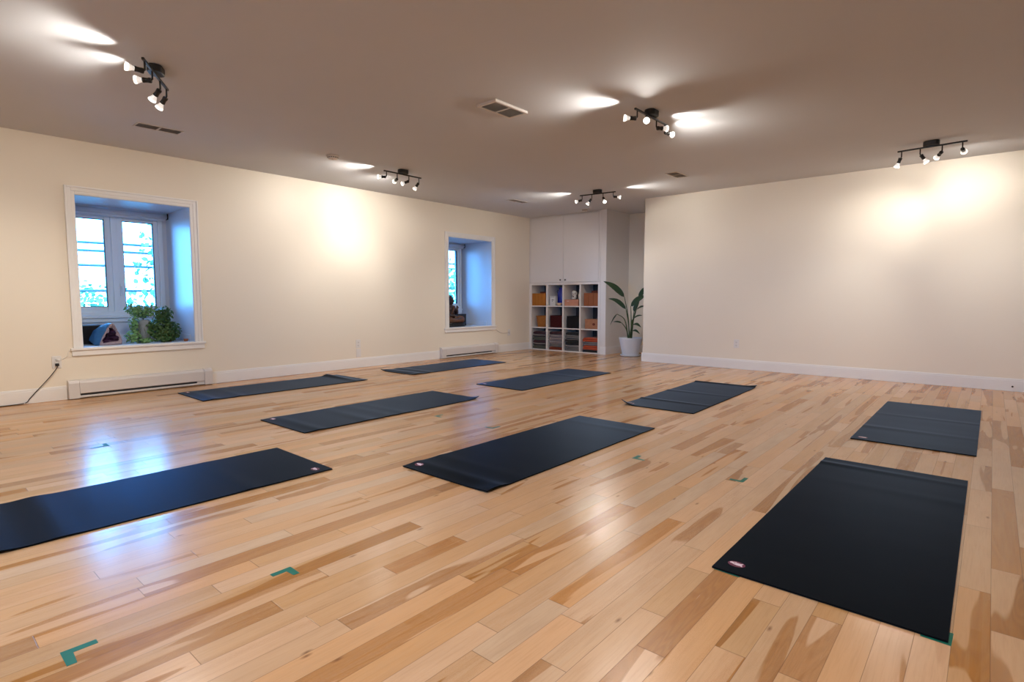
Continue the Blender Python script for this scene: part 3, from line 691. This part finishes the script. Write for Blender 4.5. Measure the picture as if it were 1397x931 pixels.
def track(x, y, rot, label, heads):
    t = thing('ceiling_spotlight_bar', label, 'ceiling light', (x, y, H), rot, 'black four-lamp ceiling spotlight bars')
    q = MB(); n = 14
    pts = [(.030+.035*math.cos(-PI/2+PI*i/n), .035*math.sin(-PI/2+PI*i/n)) for i in range(n+1)] + [(-.030+.035*math.cos(PI/2+PI*i/n), .035*math.sin(PI/2+PI*i/n)) for i in range(n+1)]
    pts = [(a*1.0, b*1.25) for a, b in pts]
    q.prism(pts, 2, -.046, -.0005); q.build('canopy', M['black'], t, bevel=.006, seg=3)
    MB().box(-.27, .27, -.008, .008, -.061, -.0462).build('bar', M['black'], t, bevel=.003)
    for (s, d, *a) in heads: head(t, rot, s, d, *a)
    return t
SP = (-.235, -.085, .085, .235)
# bar 1: near the top left of the photograph
track(-4.166, 1.293, math.atan2(.266, -.442), 'black four-lamp spotlight bar on the ceiling above the plant window side', [
    (SP[0], (-.05, -1, .03), .20, .6, 150, .35), (SP[1], (-.60, -.80, -.02), .14, .6, 150, .35), (SP[2], (-.85, -.35, -.75)), (SP[3], (-.80, -.35, -.85))])
track(-5.275, 4.15, PI/2, 'black four-lamp spotlight bar close to the left wall between both windows', [
    (SP[0], (-.75, -.65, .03), .28, .6, 150, .35), (SP[1], (-1.36, .42, -.20), .85), (SP[2], (-1.36, -.45, -.36), .34), (SP[3], (-.85, -.1, -.80))])
track(-4.205, 6.655, 0.12, 'black four-lamp spotlight bar in front of the tall cabinet', [
    (SP[0], (-.80, -.1, -.12), .28, .6, 150, .35), (SP[1], (-.55, -.1, -.65)), (SP[2], (.45, -.35, -.65)), (SP[3], (.80, .40, -.12), .25, .6, 150, .35)])
track(-2.132, 4.16, PI/2, 'black four-lamp spotlight bar near the middle of the ceiling', [
    (SP[0], (-.75, -.65, .03), .26, .6, 150, .35), (SP[1], (.45, -.85, -.12), .14, 1., 120, .5), (SP[2], (.55, .83, .03), .20, .6, 150, .35), (SP[3], (.25, .96, -.05), .20, .6, 150, .4)])
track(-.520, 6.69, -.10, 'black four-lamp spotlight bar close to the back wall on the right', [
    (SP[0], (-.35, .25, -.90)), (SP[1], (.50, .35, -.80), .6), (SP[2], (-.60, 1.02, -.50), .42, 1., 54), (SP[3], (.10, 1.04, -.12), .26, 1., 60)])

track(-.52, 1.15, .3, 'unseen black four-lamp bar added overhead to light the near floor', [
    (SP[0], (-.5, .3, -.8), .72, 1., 130), (SP[1], (-.3, -.5, -.9), .72, 1., 130), (SP[2], (.5, .5, -.9), .72, 1., 130), (SP[3], (.9, .0, -.5), .72, 1., 130)])  # bar added out of view to brighten the foreground floor
track(-2.3, -.9, 1.2, 'unseen black four-lamp bar added behind the camera as fill light', [
    (SP[0], (-.6, .5, -.8), .72, 1., 130), (SP[1], (-.3, .7, -.9), .72, 1., 130), (SP[2], (.5, .5, -.9), .72, 1., 130), (SP[3], (.9, .0, -.5), .72, 1., 130)])  # second added bar, unseen, fills the room from behind

# ------------------------------------------------------------------ yoga mats
def yoga_mat(cx, cy, th, label, waves=(), logo=(-.27, -.83), curl=(), L_=1.8, W_=.665):
    t = thing('yoga_mat', label, 'yoga mat', (cx, cy, 0), -th, 'dark yoga mats laid out on the floor')
    nx, ny = 20, 120; T_ = .006
    def hgt(u, v):
        z = .0006
        for (v0, a, wd, lo, hi) in waves:               # ridge across the mat at v0; lo/hi: weight at u=-W/2 and u=+W/2
            k = lo+(hi-lo)*(u/W_+.5); z += a*k*math.exp(-((v-v0)/wd)**2)
        for (cu, cv, a, rad) in curl:                    # lifted corner
            d = math.hypot(u-cu, v-cv); 
            if d < rad: z += a*(1-d/rad)**2
        z += .0006*(1+noise.noise(Vector((u*2+cx, v*5+cy, 0))))
        return z
    vs = []
    for top in (0, 1):
        for j in range(ny+1):
            for i in range(nx+1):
                u = -W_/2+W_*i/nx; v = -L_/2+L_*j/ny
                vs.append((u, v, hgt(u, v)+top*T_))
    n = (nx+1); o2 = n*(ny+1); fs = []
    for j in range(ny):
        for i in range(nx):
            a = j*n+i; fs.append((a, a+n, a+n+1, a+1)); a += o2; fs.append((a, a+1, a+n+1, a+n))
    for i in range(nx):
        a = i; fs.append((a, a+1, a+1+o2, a+o2)); a = ny*n+i; fs.append((a+1, a, a+o2, a+1+o2))
    for j in range(ny):
        a = j*n; fs.append((a+n, a, a+o2, a+n+o2)); a = j*n+nx; fs.append((a, a+n, a+n+o2, a+o2))
    b = MB().add(vs, fs).build('mat_sheet', M['mat'], t, True)
    es = b.modifiers.new('edge', 'EDGE_SPLIT'); es.split_angle = R(50)
    if logo:
        u0, v0 = logo
        if v0 > 0: sg = -1
        else: sg = 1
        def disc(cu, cv, ru, rv, ang, lift, k=20):
            pts = []
            for i in range(k):
                a = 2*PI*i/k; x = ru*math.cos(a); y = rv*math.sin(a)
                x, y = x*math.cos(ang)-y*math.sin(ang), x*math.sin(ang)+y*math.cos(ang)
                uu, vv = u0+sg*(cu+x), v0+sg*(cv+y); pts.append((uu, vv, hgt(uu, vv)+T_+lift))
            return pts
        q = MB(); q.add(disc(0, 0, .030, .022, 0, .0008, 24), [tuple(range(24))])
        lg = q.build('logo', M['logo_red'], t)
        q = MB()
        for (cu, cv, ru, rv, an) in ((.006, 0, .014, .010, 0), (-.018, .004, .007, .006, .4), (-.008, -.003, .010, .003, -.5), (-.010, .009, .009, .0028, .5), (.018, -.007, .007, .003, -.7), (.016, .009, .006, .003, .7)):
            q.add(disc(cu, cv, ru, rv, an, .0014, 14), [tuple(range(14))])
        q.build('emblem', M['logo_white'], lg)
    return t
yoga_mat(-.3827, 2.8148, -.0028, 'black yoga mat at the lower right, the largest in the photo', [(.78, .0045, .03, 1, .3), (.45, .0015, .05, 0, 1)])
yoga_mat(-.3626, 5.2463, -.0003, 'black yoga mat in front of the back wall, farthest right, with square flat edges', [(-.4, .0025, .05, 1, .5), (.2, .002, .04, .3, 1)])
yoga_mat(-2.1744, 2.8378, -.0011, 'black yoga mat in the centre of the photo with a slightly waved near end', [(-.80, .007, .045, .8, .9), (-.62, .0025, .05, 1, .4), (.70, .002, .04, .2, 1)], curl=[(.33, -.86, .012, .14)])
yoga_mat(-2.1957, 5.3187, -.0262, 'black yoga mat with one curled-up corner and creases, right of centre', [(-.50, .008, .03, 1, .4), (.1, .004, .04, 1, .2), (.87, .010, .03, 1, .6)], curl=[(-.33, -.9, .045, .12), (.33, .9, .018, .12)])
yoga_mat(-3.9985, 5.2852, -.0075, 'smooth dark yoga mat in the row nearest the cabinet, middle of that row', [(.3, .002, .05, 1, 1)])
yoga_mat(-4.0055, 2.8647, -.0126, 'dark yoga mat left of centre with a wavy near edge and raised far corner', [(-.78, .005, .05, .6, 1), (-.35, .004, .06, .2, 1), (-.15, .003, .06, .2, 1), (.0, .003, .05, .2, 1)], curl=[(.33, .9, .022, .13)])
yoga_mat(-5.8018, 5.2937, -.0285, 'yoga mat below the statue window, half blue with window glare', [(-.80, .010, .05, .5, .9), (-.6, .005, .05, 1, 1)], logo=None, curl=[(-.33, -.9, .020, .12), (.33, -.9, .012, .16)])
yoga_mat(-5.8585, 2.8810, .0051, 'yoga mat along the left wall with a humped far end', [(.76, .022, .045, 1, .15), (-.80, .006, .05, .5, 1), (-.55, .004, .05, 0, 1)], curl=[(.33, .9, .006, .1)])
yoga_mat(-3.105, .750, .010, 'bright blue-sheened yoga mat cut off by the left edge of the photo', [(-.52, .016, .07, 1, .7), (-.30, .006, .06, 1, .6), (.45, .004, .05, .2, 1), (-.75, .006, .06, 1, 1)], logo=(.27, .83))

# ------------------------------------------------------------------ tape corner marks
TAPES = [
 ([(-1.870, .281), (-1.870, .362), (-1.846, .362), (-1.846, .306), (-1.786, .303), (-1.786, .281)], 'green tape corner mark at the lower left edge of the floor'),
 ([(-1.861, .857), (-1.861, .932), (-1.793, .931), (-1.794, .909), (-1.838, .906), (-1.838, .857)], 'green tape corner mark between the blue-sheened mat and the bottom edge'),
 ([(-4.343, .867), (-4.343, .945), (-4.408, .947), (-4.412, .972), (-4.320, .970), (-4.320, .867)], 'green tape corner mark in the bright window reflection'),
 ([(-2.835, 2.974), (-2.770, 2.975), (-2.770, 3.047), (-2.750, 3.045), (-2.750, 2.955), (-2.833, 2.957)], 'dark green tape corner mark just beyond the centre mat'),
 ([(-3.416, 2.965), (-3.411, 3.047), (-3.390, 3.045), (-3.393, 2.990), (-3.337, 2.985), (-3.337, 2.965)], 'dark green tape corner mark beside the mat left of centre'),
 ([(-1.599, 2.950), (-1.602, 3.031), (-1.578, 3.029), (-1.575, 2.972), (-1.520, 2.968), (-1.522, 2.950)], 'green tape corner mark right of the centre mat'),
 ([(-1.016, 2.955), (-.964, 2.960), (-.964, 3.022), (-.943, 3.022), (-.943, 2.934), (-1.014, 2.936)], 'green tape corner mark left of the largest mat'),
 ([(-.065, 1.930), (-.062, 1.985), (-.038, 1.983), (-.040, 1.905), (-.110, 1.907), (-.110, 1.930)], 'green tape mark peeking from under the near right corner of the largest mat'),
 ([(-.705, 1.990), (-.705, 1.912), (-.615, 1.908), (-.615, 1.930), (-.680, 1.932), (-.680, 1.990)], 'green tape mark peeking from under the logo corner of the largest mat'),
]
for pts, lab in TAPES:
    cx = sum(p[0] for p in pts)/6; cy = sum(p[1] for p in pts)/6
    z1 = .0003 if 'under' in lab else .0006
    o = MB().prism([(a-cx, b-cy) for a, b in pts], 2, .0001, z1+.0001).build('tape_mark', M['tape']); o.location = (cx, cy, 0)
    tag(o, lab, 'tape mark', 'green tape corner marks on the floor')

# ------------------------------------------------------------------ big potted plant
pl = thing('potted_palm_plant', 'tall dark-leaved tropical plant in a white pot standing in the alcove', 'plant', (-4.535, 8.25, 0))
o = (-4.535, 8.25, 0)
MB().lathe([(.001, .012), (.128, .012), (.135, .03), (.186, .285), (.190, .308), (.186, .312), (.176, .309), (.172, .285), (.165, .27), (.001, .27)], 40).build('pot', M['pot'], pl, True)
MB().lathe([(.001, 0), (.150, 0), (.166, .016), (.170, .032), (.163, .032), (.150, .012), (.001, .010)], 40).build('saucer', M['pot'], pl, True)
MB().lathe([(.171, .273), (.12, .279), (.001, .283)], 30).build('soil', M['soil'], pl, True)
def blade(q, base, tip, wmax, normal, droop=.0, n=12, fold=.18):
    base, tip, normal = Vector(base), Vector(tip), Vector(normal)
    ax = tip-base; ln = ax.length; d = ax.normalized(); side = d.cross(normal).normalized(); up = side.cross(d).normalized()
    vs = []
    for i in range(n+1):
        s = i/n; w_ = wmax*(math.sin(PI*min(1, s**.75))**.8)*(1-.25*s)+.0015
        c = base+ax*s+Vector((0, 0, 1))*(droop*math.sin(PI*s))
        for k in (-1, -.5, 0, .5, 1):
            wr = .03*w_*math.sin(s*40+k*3)
            vs.append(c+side*(w_*k)+up*(fold*w_*abs(k)+wr))
    fs = [(i*5+k, i*5+k+1, (i+1)*5+k+1, (i+1)*5+k) for i in range(n) for k in range(4)]
    q.add(vs, fs)
bigleaves = [  # blade base, blade tip, half width, normal, droop, via point of the stalk
 ((-4.590, 8.12, .985), (-4.875, 7.93, 1.243), .062, (.25, -.75, .75), .035, (-4.56, 8.2, .66)),
 ((-4.570, 8.14, .785), (-4.850, 8.05, .957), .045, (.3, -.7, .7), .045, (-4.55, 8.2, .55)),
 ((-4.420, 8.28, .980), (-4.215, 8.32, 1.170), .070, (-.3, -.85, .45), .02, (-4.48, 8.24, .62)),
 ((-4.470, 8.12, .835), (-4.215, 8.16, 1.010), .075, (-.3, -.85, .5), .02, (-4.50, 8.2, .55)),
 ((-4.735, 8.14, .700), (-4.825, 8.08, .520), .032, (-.6, -.7, .3), .01, (-4.62, 8.2, .60)),
 ((-4.650, 8.15, .555), (-4.780, 8.1, .570), .018, (.1, -.7, .7), .012, (-4.59, 8.2, .45)),
 ((-4.400, 8.18, .775), (-4.215, 8.12, .835), .028, (-.2, -.7, .7), .018, (-4.48, 8.22, .55)),
 ((-4.450, 8.14, .615), (-4.240, 8.08, .690), .024, (-.2, -.7, .7), .022, (-4.50, 8.2, .47)),
 ((-4.430, 8.10, .525), (-4.225, 8.02, .500), .030, (-.1, -.6, .8), .035, (-4.50, 8.18, .42)),
 ((-4.440, 8.08, .415), (-4.235, 8.0, .395), .026, (-.1, -.6, .8), .040, (-4.50, 8.17, .35)),
 ((-4.510, 8.30, .74), (-4.44, 8.36, .93), .045, (0, -.8, .5), .02, (-4.52, 8.27, .5)),
]
for base, tip, wm, nr, dr, via in bigleaves:
    a = Vector((-4.535+(via[0]+4.535)*.35, 8.25+(via[1]-8.25)*.5, .278))
    pts = smooth_path(rel([tuple(a), via, base], o), 6)
    st = MB().tube(pts, [.011-.006*i/(len(pts)-1) for i in range(len(pts))], 8).build('stalk', M['stem_dark'], pl, True)
    q = MB(); bb, tt = rel([base, tip], o); blade(q, bb, tt, wm, nr, dr)
    lf = q.build('leaf', M['leaf_dark'], st, True); sm = lf.modifiers.new('s', 'SOLIDIFY'); sm.thickness = .0012

# ------------------------------------------------------------------ plants on the window bench
def leafy(q, c, r, up, rnd, n=9, cup=.25):
    up = Vector(up).normalized(); ref = Vector((rnd.uniform(-1, 1), rnd.uniform(-1, 1), rnd.uniform(-.3, .6)))
    a = (ref-up*ref.dot(up)).normalized(); b = up.cross(a)
    pts = []
    for (x, y) in ((0, -1), (.55, -.55), (.75, 0), (.55, .6), (0, 1.15), (-.55, .6), (-.75, 0), (-.55, -.55)):
        pts.append(Vector(c)+a*(x*r)+b*(y*r)+up*(cup*r*(abs(x))))
    pts.append(Vector(c)); q.add(pts, [(i, (i+1) % 8, 8) for i in range(8)])
def bush(name, label, loc, blobs, leafmat, nleaf, rl, seed, pot=None, cat='plant', zmin=.006, nvine=24):
    rnd = random.Random(seed); t = thing(name, label, cat, loc)
    q = MB(); st = MB()
    tot = sum(b[3]*b[4]*b[5] for b in blobs)
    for (bx, by, bz, rx, ry, rz) in blobs:
        k = int(nleaf*rx*ry*rz/tot)
        for _ in range(k):
            d = Vector((rnd.gauss(0, 1), rnd.gauss(0, 1), rnd.gauss(0, 1))).normalized(); rr = rnd.random()**.4
            p = Vector((bx+d.x*rx*rr, by+d.y*ry*rr, bz+d.z*rz*rr))
            if p.z < zmin: p.z = zmin+rnd.random()*.02
            up = (d+Vector((.5, -.1, .8))+Vector((rnd.uniform(-.6, .6), rnd.uniform(-.6, .6), rnd.uniform(-.6, .6))))
            leafy(q, p, rl*rnd.uniform(.7, 1.25), up, rnd)
    for _ in range(nvine):
        b = rnd.choice(blobs); s0 = pot if pot else (0, 0, .02)
        e = Vector((b[0]+rnd.uniform(-.8, .8)*b[3], b[1]+rnd.uniform(-.8, .8)*b[4], max(zmin, b[2]+rnd.uniform(-.8, .8)*b[5])))
        m_ = (Vector(s0)+e)/2+Vector((rnd.uniform(-.02, .02), rnd.uniform(-.02, .02), .03))
        st.tube(smooth_path([s0, m_, e], 4), .0015, 5)
    q.build('foliage', leafmat, t); st.build('stems', M['stem_dark'], t, True)
    return t
zb = ZB+.001
t = bush('trailing_houseplant', 'light green round-leaved trailing plant in a grey pot on the window bench', (-6.93, 1.915, zb),
     [(0, -.02, .34, .06, .11, .07), (.02, -.10, .36, .05, .07, .06), (.02, .08, .35, .05, .07, .06), (.05, -.10, .20, .05, .05, .12), (.06, .05, .16, .04, .05, .10), (.08, -.13, .07, .06, .08, .06), (.10, -.03, .03, .05, .09, .03)],
     M['leaf_light'], 700, .015, 3, (0, 0, .25))
MB().lathe([(.001, 0), (.052, 0), (.060, .03), (.066, .14), (.064, .21), (.058, .245), (.052, .245), (.050, .225), (.001, .215)], 24).build('pot', M['potgrey'], t, True)
t = bush('bushy_houseplant', 'dense dark green bushy plant filling the right end of the window bench', (-6.90, 2.10, zb),
     [(0, .0, .29, .07, .10, .10), (.03, -.03, .15, .09, .14, .13), (.04, .07, .12, .08, .085, .11), (-.02, .03, .34, .05, .06, .05), (.08, -.02, .05, .06, .14, .05)],
     M['leaf_mid'], 1700, .013, 5, (0, .02, .11))
MB().lathe([(.001, 0), (.055, 0), (.075, .11), (.078, .125), (.070, .125), (.066, .10), (.001, .095)], 24, (0, .02, 0)).build('pot', M['clay'], t, True)
t = thing('terracotta_dish', 'small terracotta dish at the right corner of the plant window bench', 'dish', (-6.735, 2.262, zb))
MB().lathe([(.001, 0), (.018, 0), (.026, .030), (.022, .030), (.014, .006), (.001, .005)], 18).build('dish_body', M['clay'], t, True)

# geode
g = thing('amethyst_geode', 'upright purple-cored geode with blue outer shell on the window bench', 'geode', (-6.86, 1.57, zb))
def outline(sc_=1., dz=0., jag=0., seed=1):
    base = [(-.105, .0), (-.092, .055), (-.055, .125), (-.020, .195), (.012, .222), (.040, .200), (.062, .150), (.085, .095), (.100, .045), (.098, .0)]
    rnd = random.Random(seed); out = []
    P = [Vector((a, b, 0)) for a, b in base]
    sp = smooth_path(P, 4)
    cx, cz = .0, .085
    for p in sp: out.append((cx+(p.x-cx)*sc_+rnd.uniform(-jag, jag), max(.001, cz+(p.y-cz)*sc_+rnd.uniform(-jag, jag)+dz)))
    return out
def loft(rings, name, mt, parent, cap0=False, cap1=False):
    n = len(rings[0]); vs = [p for r_ in rings for p in r_]
    fs = [(i*n+k, i*n+(k+1) % n, (i+1)*n+(k+1) % n, (i+1)*n+k) for i in range(len(rings)-1) for k in range(n)]
    if cap0: fs.append(tuple(range(n)))
    if cap1: fs.append(tuple(range((len(rings)-1)*n, len(rings)*n)))
    return MB().add(vs, fs).build(name, mt, parent, True)
def rg(sc_, x, jag=0., seed=1): return [(x, a, b) for a, b in outline(sc_, 0, jag, seed)]
def rg_y(sc_, x, dy, jag=0., seed=1): return [(x, a+dy, b) for a, b in outline(sc_, 0, jag, seed)]
loft([rg_y(.22, -.20, -.05), rg_y(.48, -.17, -.045), rg_y(.78, -.08, -.028, .003, 2), rg_y(1.0, .02, -.012, .003, 3), rg(1.0, .078, .002, 4)], 'outer_shell', M['geode_shell'], g, True)
loft([rg(1.0, .078, .002, 4), rg(.93, .086, .006, 5), rg(.80, .084, .012, 6), rg(.70, .072, .013, 7)], 'agate_rim', M['geode_rim'], g)
loft([rg(.70, .072, .013, 7), rg(.55, .045, .010, 8), rg(.35, .015, .012, 9), rg(.12, .0, .006, 10)], 'crystal_core', M['geode_core'], g, False, True)
g.rotation_euler = (0, 0, R(10))
t = thing('black_box', 'plain black box behind the geode at the left of the window bench', 'box', (-7.12, 1.46, zb))
MB().box(-.07, .07, -.13, .13, 0, .198).build('box_body', M['blackp'], t, bevel=.006)
MB().box(.070, .072, -.115, .115, .012, .186).build('front_grille', M['blackfab'], t, bevel=.001)

# ------------------------------------------------------------------ seated statue
s = thing('seated_statue', 'dark seated statue in worn gold robe, one hand raised, on the window bench', 'statue', (-6.875, 6.355, zb))
# local: +x faces the room, +y to the photograph's right
def remesh(o, v=.006):
    m = o.modifiers.new('r', 'REMESH'); m.mode = 'VOXEL'; m.voxel_size = v; m.use_smooth_shade = True
    sm_ = o.modifiers.new('sm', 'SMOOTH'); sm_.factor = .5; sm_.iterations = 3
q = MB()
q.ell((-.01, 0, .20), (.075, .105, .085)); q.ell((-.008, 0, .285), (.062, .098, .075)); q.ell((-.005, 0, .335), (.050, .100, .035))
q.tube([(0, 0, .34), (.004, 0, .40)], [.034, .030], 14)
def hd(c, r): return ((c[0]*1.2, c[1]*1.28, .372+(c[2]-.39)*1.12), (r[0]*1.2, r[1]*1.28, r[2]*1.12))
q.ell(*hd((.008, 0, .442), (.048, .042, .056))); q.ell(*hd((.020, 0, .415), (.032, .030, .026)))
q.ell(*hd((.056, 0, .440), (.012, .007, .015))); q.ell(*hd((.052, 0, .418), (.007, .014, .005))); q.ell(*hd((.048, .018, .457), (.009, .013, .004))); q.ell(*hd((.048, -.018, .457), (.009, .013, .004)))
for s_ in (1, -1): q.ell((-.006, s_*.092, .318), (.040, .040, .038)); q.ell(*hd((.050, s_*.017, .446), (.007, .010, .005)))
for s_ in (1, -1):
    q.ell(*hd((.0, s_*.044, .435), (.010, .006, .026)))
    q.tube(smooth_path([(.02, s_*.06, .12), (.10, s_*.17, .125), (.13, s_*.10, .115), (.135, -s_*.02, .112)], 5), [.062, .060, .058, .056, .054, .052, .050, .046, .044, .042, .040, .036, .034, .032, .030, .026], 12)
# right arm raised, left arm resting
q.tube(smooth_path([(-.005, .092, .315), (.015, .128, .24), (.075, .085, .235), (.105, .045, .300)], 5), [.036, .035, .034, .033, .032, .031, .030, .029, .028, .027, .026, .025, .024, .023, .022, .020], 12)
q.tube(smooth_path([(-.005, -.092, .315), (.010, -.130, .24), (.060, -.095, .20), (.115, -.03, .185)], 5), [.036, .035, .034, .033, .032, .031, .030, .029, .028, .027, .026, .025, .024, .023, .022, .020], 12)
for k in range(4): q.tube([(.106, .030+.011*k, .305), (.112, .028+.012*k, .335), (.108, .026+.013*k, .352+.006*(1.5-abs(k-1.5)))], [.0075, .0068, .0055], 8)
q.tube([(.104, .062, .300), (.112, .078, .318), (.112, .080, .332)], [.008, .007, .0055], 8)
q.ell((.104, .045, .298), (.012, .024, .020))
for k in range(4): q.tube([(.110, -.028+.004*k, .190-.008*k), (.135, .000, .188-.008*k), (.140, .025, .186-.008*k)], [.0075, .007, .0055], 8)
body = q.build('body', M['statue_skin'], s, True); remesh(body, .005)
q = MB(); q.ell(*hd((-.006, 0, .462), (.050, .048, .046))); q.ell(*hd((-.004, 0, .505), (.026, .026, .024))); q.ell(*hd((-.022, 0, .43), (.035, .043, .045)))
rnd = random.Random(4)
for i in range(90):
    d = Vector((rnd.gauss(-.2, 1), rnd.gauss(0, 1), rnd.gauss(.6, .8))).normalized()
    if d.x > .55 and d.z < .5: continue
    q.ell(hd((-.006+d.x*.050, d.y*.048, .462+d.z*.046), (0, 0, 0))[0], (.008, .008, .008), 8, 5)
for i in range(16):
    a = i*2.4; q.ell(hd((-.004+.024*math.cos(a), .024*math.sin(a), .500+.010*(i % 3)), (0, 0, 0))[0], (.007, .007, .007), 8, 5)
hair = q.build('curled_hair', M['statue_hair'], s, True)
q = MB()
# robe over lap and one shoulder
for s_ in (1, -1):
    q.tube(smooth_path([(.015, s_*.05, .115), (.095, s_*.165, .120), (.128, s_*.11, .110), (.140, s_*.0, .104)], 5), [.072, .070, .068, .066, .064, .062, .060, .056, .052, .050, .046, .042, .038, .036, .034, .030], 14)
q.ell((.075, 0, .095), (.09, .16, .028)); q.ell((-.02, 0, .12), (.10, .13, .07))
q.tube(smooth_path([(.035, -.10, .16), (.072, -.05, .23), (.060, .01, .30), (.025, .060, .335)], 5), .016, 10)
q.tube(smooth_path([(.06, .05, .17), (.085, .0, .178), (.06, -.06, .17)], 5), .016, 10)
q.ell((-.022, -.01, .26), (.068, .104, .10))
robe = q.build('robe', M['statue_robe'], s, True); remesh(robe, .005)
q = MB(); pts = []
n = 32; ring = [(.03+.155*math.copysign(abs(math.cos(2*PI*i/n))**.6, math.cos(2*PI*i/n)), .255*math.copysign(abs(math.sin(2*PI*i/n))**.6, math.sin(2*PI*i/n))) for i in range(n)]
q.prism(ring, 2, 0, .030); q.prism([(a*.93+.002, b*.95) for a, b in ring], 2, .030, .048); q.prism([(a*.98, b*.98) for a, b in ring], 2, .048, .066)
q.build('plinth', M['statue_base'], s, bevel=.004)
s.rotation_euler = (0, 0, R(8))
t = thing('black_keepsake_box', 'small black box tucked behind the right side of the seated statue', 'box', (-7.02, 6.72, zb))
MB().box(-.05, .05, -.10, .10, 0, .185).build('box_body', M['statue_base'], t, bevel=.004)
MB().box(-.052, .052, -.102, .102, .185, .205).build('box_lid', M['statue_base'], t, bevel=.004)

# ------------------------------------------------------------------ outdoors
struct(MB().box(-80, 40, -80, 80, -3.2, -3.0).build('ground', M['grass']))
def tree(x, y, zc, rx, ry, rz, n, rl, label, seed, trunk=True):
    rnd = random.Random(seed); t = thing('leafy_tree', label, 'tree', (x, y, -3.0), 0, 'trees outside the windows')
    q = MB(); z0 = zc+3.0
    for _ in range(n):
        c = Vector((rnd.gauss(0, 1), rnd.gauss(0, 1), rnd.gauss(0, 1))).normalized()*rnd.random()**.45
        p = Vector((c.x*rx, c.y*ry, z0+c.z*rz))
        k = noise.noise(p*1.3)
        if k < -.12 and rnd.random() < .8: continue
        leafy(q, p, rl*rnd.uniform(.6, 1.3), (rnd.uniform(-1, 1), rnd.uniform(-1, 1), rnd.uniform(0, 1)), rnd)
    q.build('crown', M['tree_leaf'], t)
    q = MB(); q.tube([(0, 0, 0), (.05, .05, z0*.5), (0, 0, z0)], [.16, .12, .06], 10)
    for k in range(6):
        a = k*1.1; q.tube([(0, 0, z0*.6+.1*k), (rx*.35*math.cos(a), ry*.35*math.sin(a), z0), (rx*.6*math.cos(a), ry*.6*math.sin(a), z0+rz*.3)], [.06, .04, .02], 6)
    q.build('trunk', M['bark'], t, True)
tree(-17, 5.75, 1.6, 1.4, 1.15, 2.3, 1500, .07, 'tall loose tree seen through the right pane of the plant window', 1)
tree(-22, 4.5, -.2, 2.2, 2.2, 1.75, 1500, .09, 'low rounded tree across the left pane of the plant window', 2)
tree(-24, 10.2, -.1, 2.2, 2.2, 1.6, 1500, .09, 'low tree behind the tall loose tree outside', 3)
tree(-14, 12.6, .55, 1.5, 1.3, 1.9, 1500, .08, 'green tree filling the strip of glass behind the statue', 4)
for (z, lab) in ((2.43, 'uppermost'), (2.22, 'second from the top'), (1.835, 'third from the top'), (1.17, 'lowest')):
    t = MB().tube([(-18, -6, z-.06), (-18, 1, z-.02), (-18, 4.6, z), (-18, 9, z-.02), (-18, 20, z+.05)], .034, 6).build('overhead_cable', M['cable'], None, True)
    o = t; tag(o, '%s of the thin dark overhead cables crossing outside the plant window' % lab, 'cable', 'overhead cables outside')

# ------------------------------------------------------------------ light
wd = bpy.data.worlds.new('overcast_sky'); sc.world = wd; wd.use_nodes = True
nt = wd.node_tree; bg = nt.nodes['Background']
tc = N(nt, 'ShaderNodeTexCoord'); no = N(nt, 'ShaderNodeTexNoise'); no.inputs['Scale'].default_value = 2.5; L(nt, tc.outputs['Generated'], no.inputs['Vector'])
L(nt, mixc(nt, no.outputs[0], (.085, .40, 1.0), (.11, .43, 1.0)), bg.inputs[0]); bg.inputs[1].default_value = 34.
for (n, cy, k) in WINS:       # portals that guide sampling of the sky through each window
    ld = bpy.data.lights.new('window_portal', 'AREA'); ld.shape = 'RECTANGLE'; ld.size = 1.2; ld.size_y = .95
    ld.cycles.is_portal = True
    lo = bpy.data.objects.new('window_portal', ld); C.objects.link(lo); lo.location = (XW-.16, cy, 1.33); lo.rotation_euler = (0, -PI/2, 0)

for a, b in FW:
    ld = bpy.data.lights.new('window_portal', 'AREA'); ld.shape = 'RECTANGLE'; ld.size = b-a; ld.size_y = 1.3
    ld.cycles.is_portal = True
    lo = bpy.data.objects.new('window_portal', ld); C.objects.link(lo); lo.location = ((a+b)/2, Y0-.12, 1.4); lo.rotation_euler = (PI/2, 0, 0)
# ------------------------------------------------------------------ camera
cd_ = bpy.data.cameras.new('camera'); cam = bpy.data.objects.new('camera', cd_); C.objects.link(cam)
cd_.sensor_fit = 'HORIZONTAL'; cd_.sensor_width = 36; cd_.lens = 36*756.06/1397; cd_.clip_start = .05; cd_.clip_end = 300
cam.location = (0, 0, .962)
pitch, yaw = .0769, -.7139
cam.rotation_euler = (PI/2-pitch, 0, -yaw)
sc.camera = cam

sc.view_settings.view_transform = 'Standard'; sc.view_settings.look = 'None'; sc.view_settings.gamma = 1; sc.view_settings.exposure = 0
sc.view_settings.use_curve_mapping = False
cy_ = sc.cycles
cy_.use_denoising = True
try: cy_.denoiser = 'OPENIMAGEDENOISE'
except Exception: pass
cy_.max_bounces = 10; cy_.diffuse_bounces = 7; cy_.glossy_bounces = 4; cy_.transparent_max_bounces = 16
cy_.sample_clamp_indirect = 6; cy_.caustics_reflective = False; cy_.caustics_refractive = False
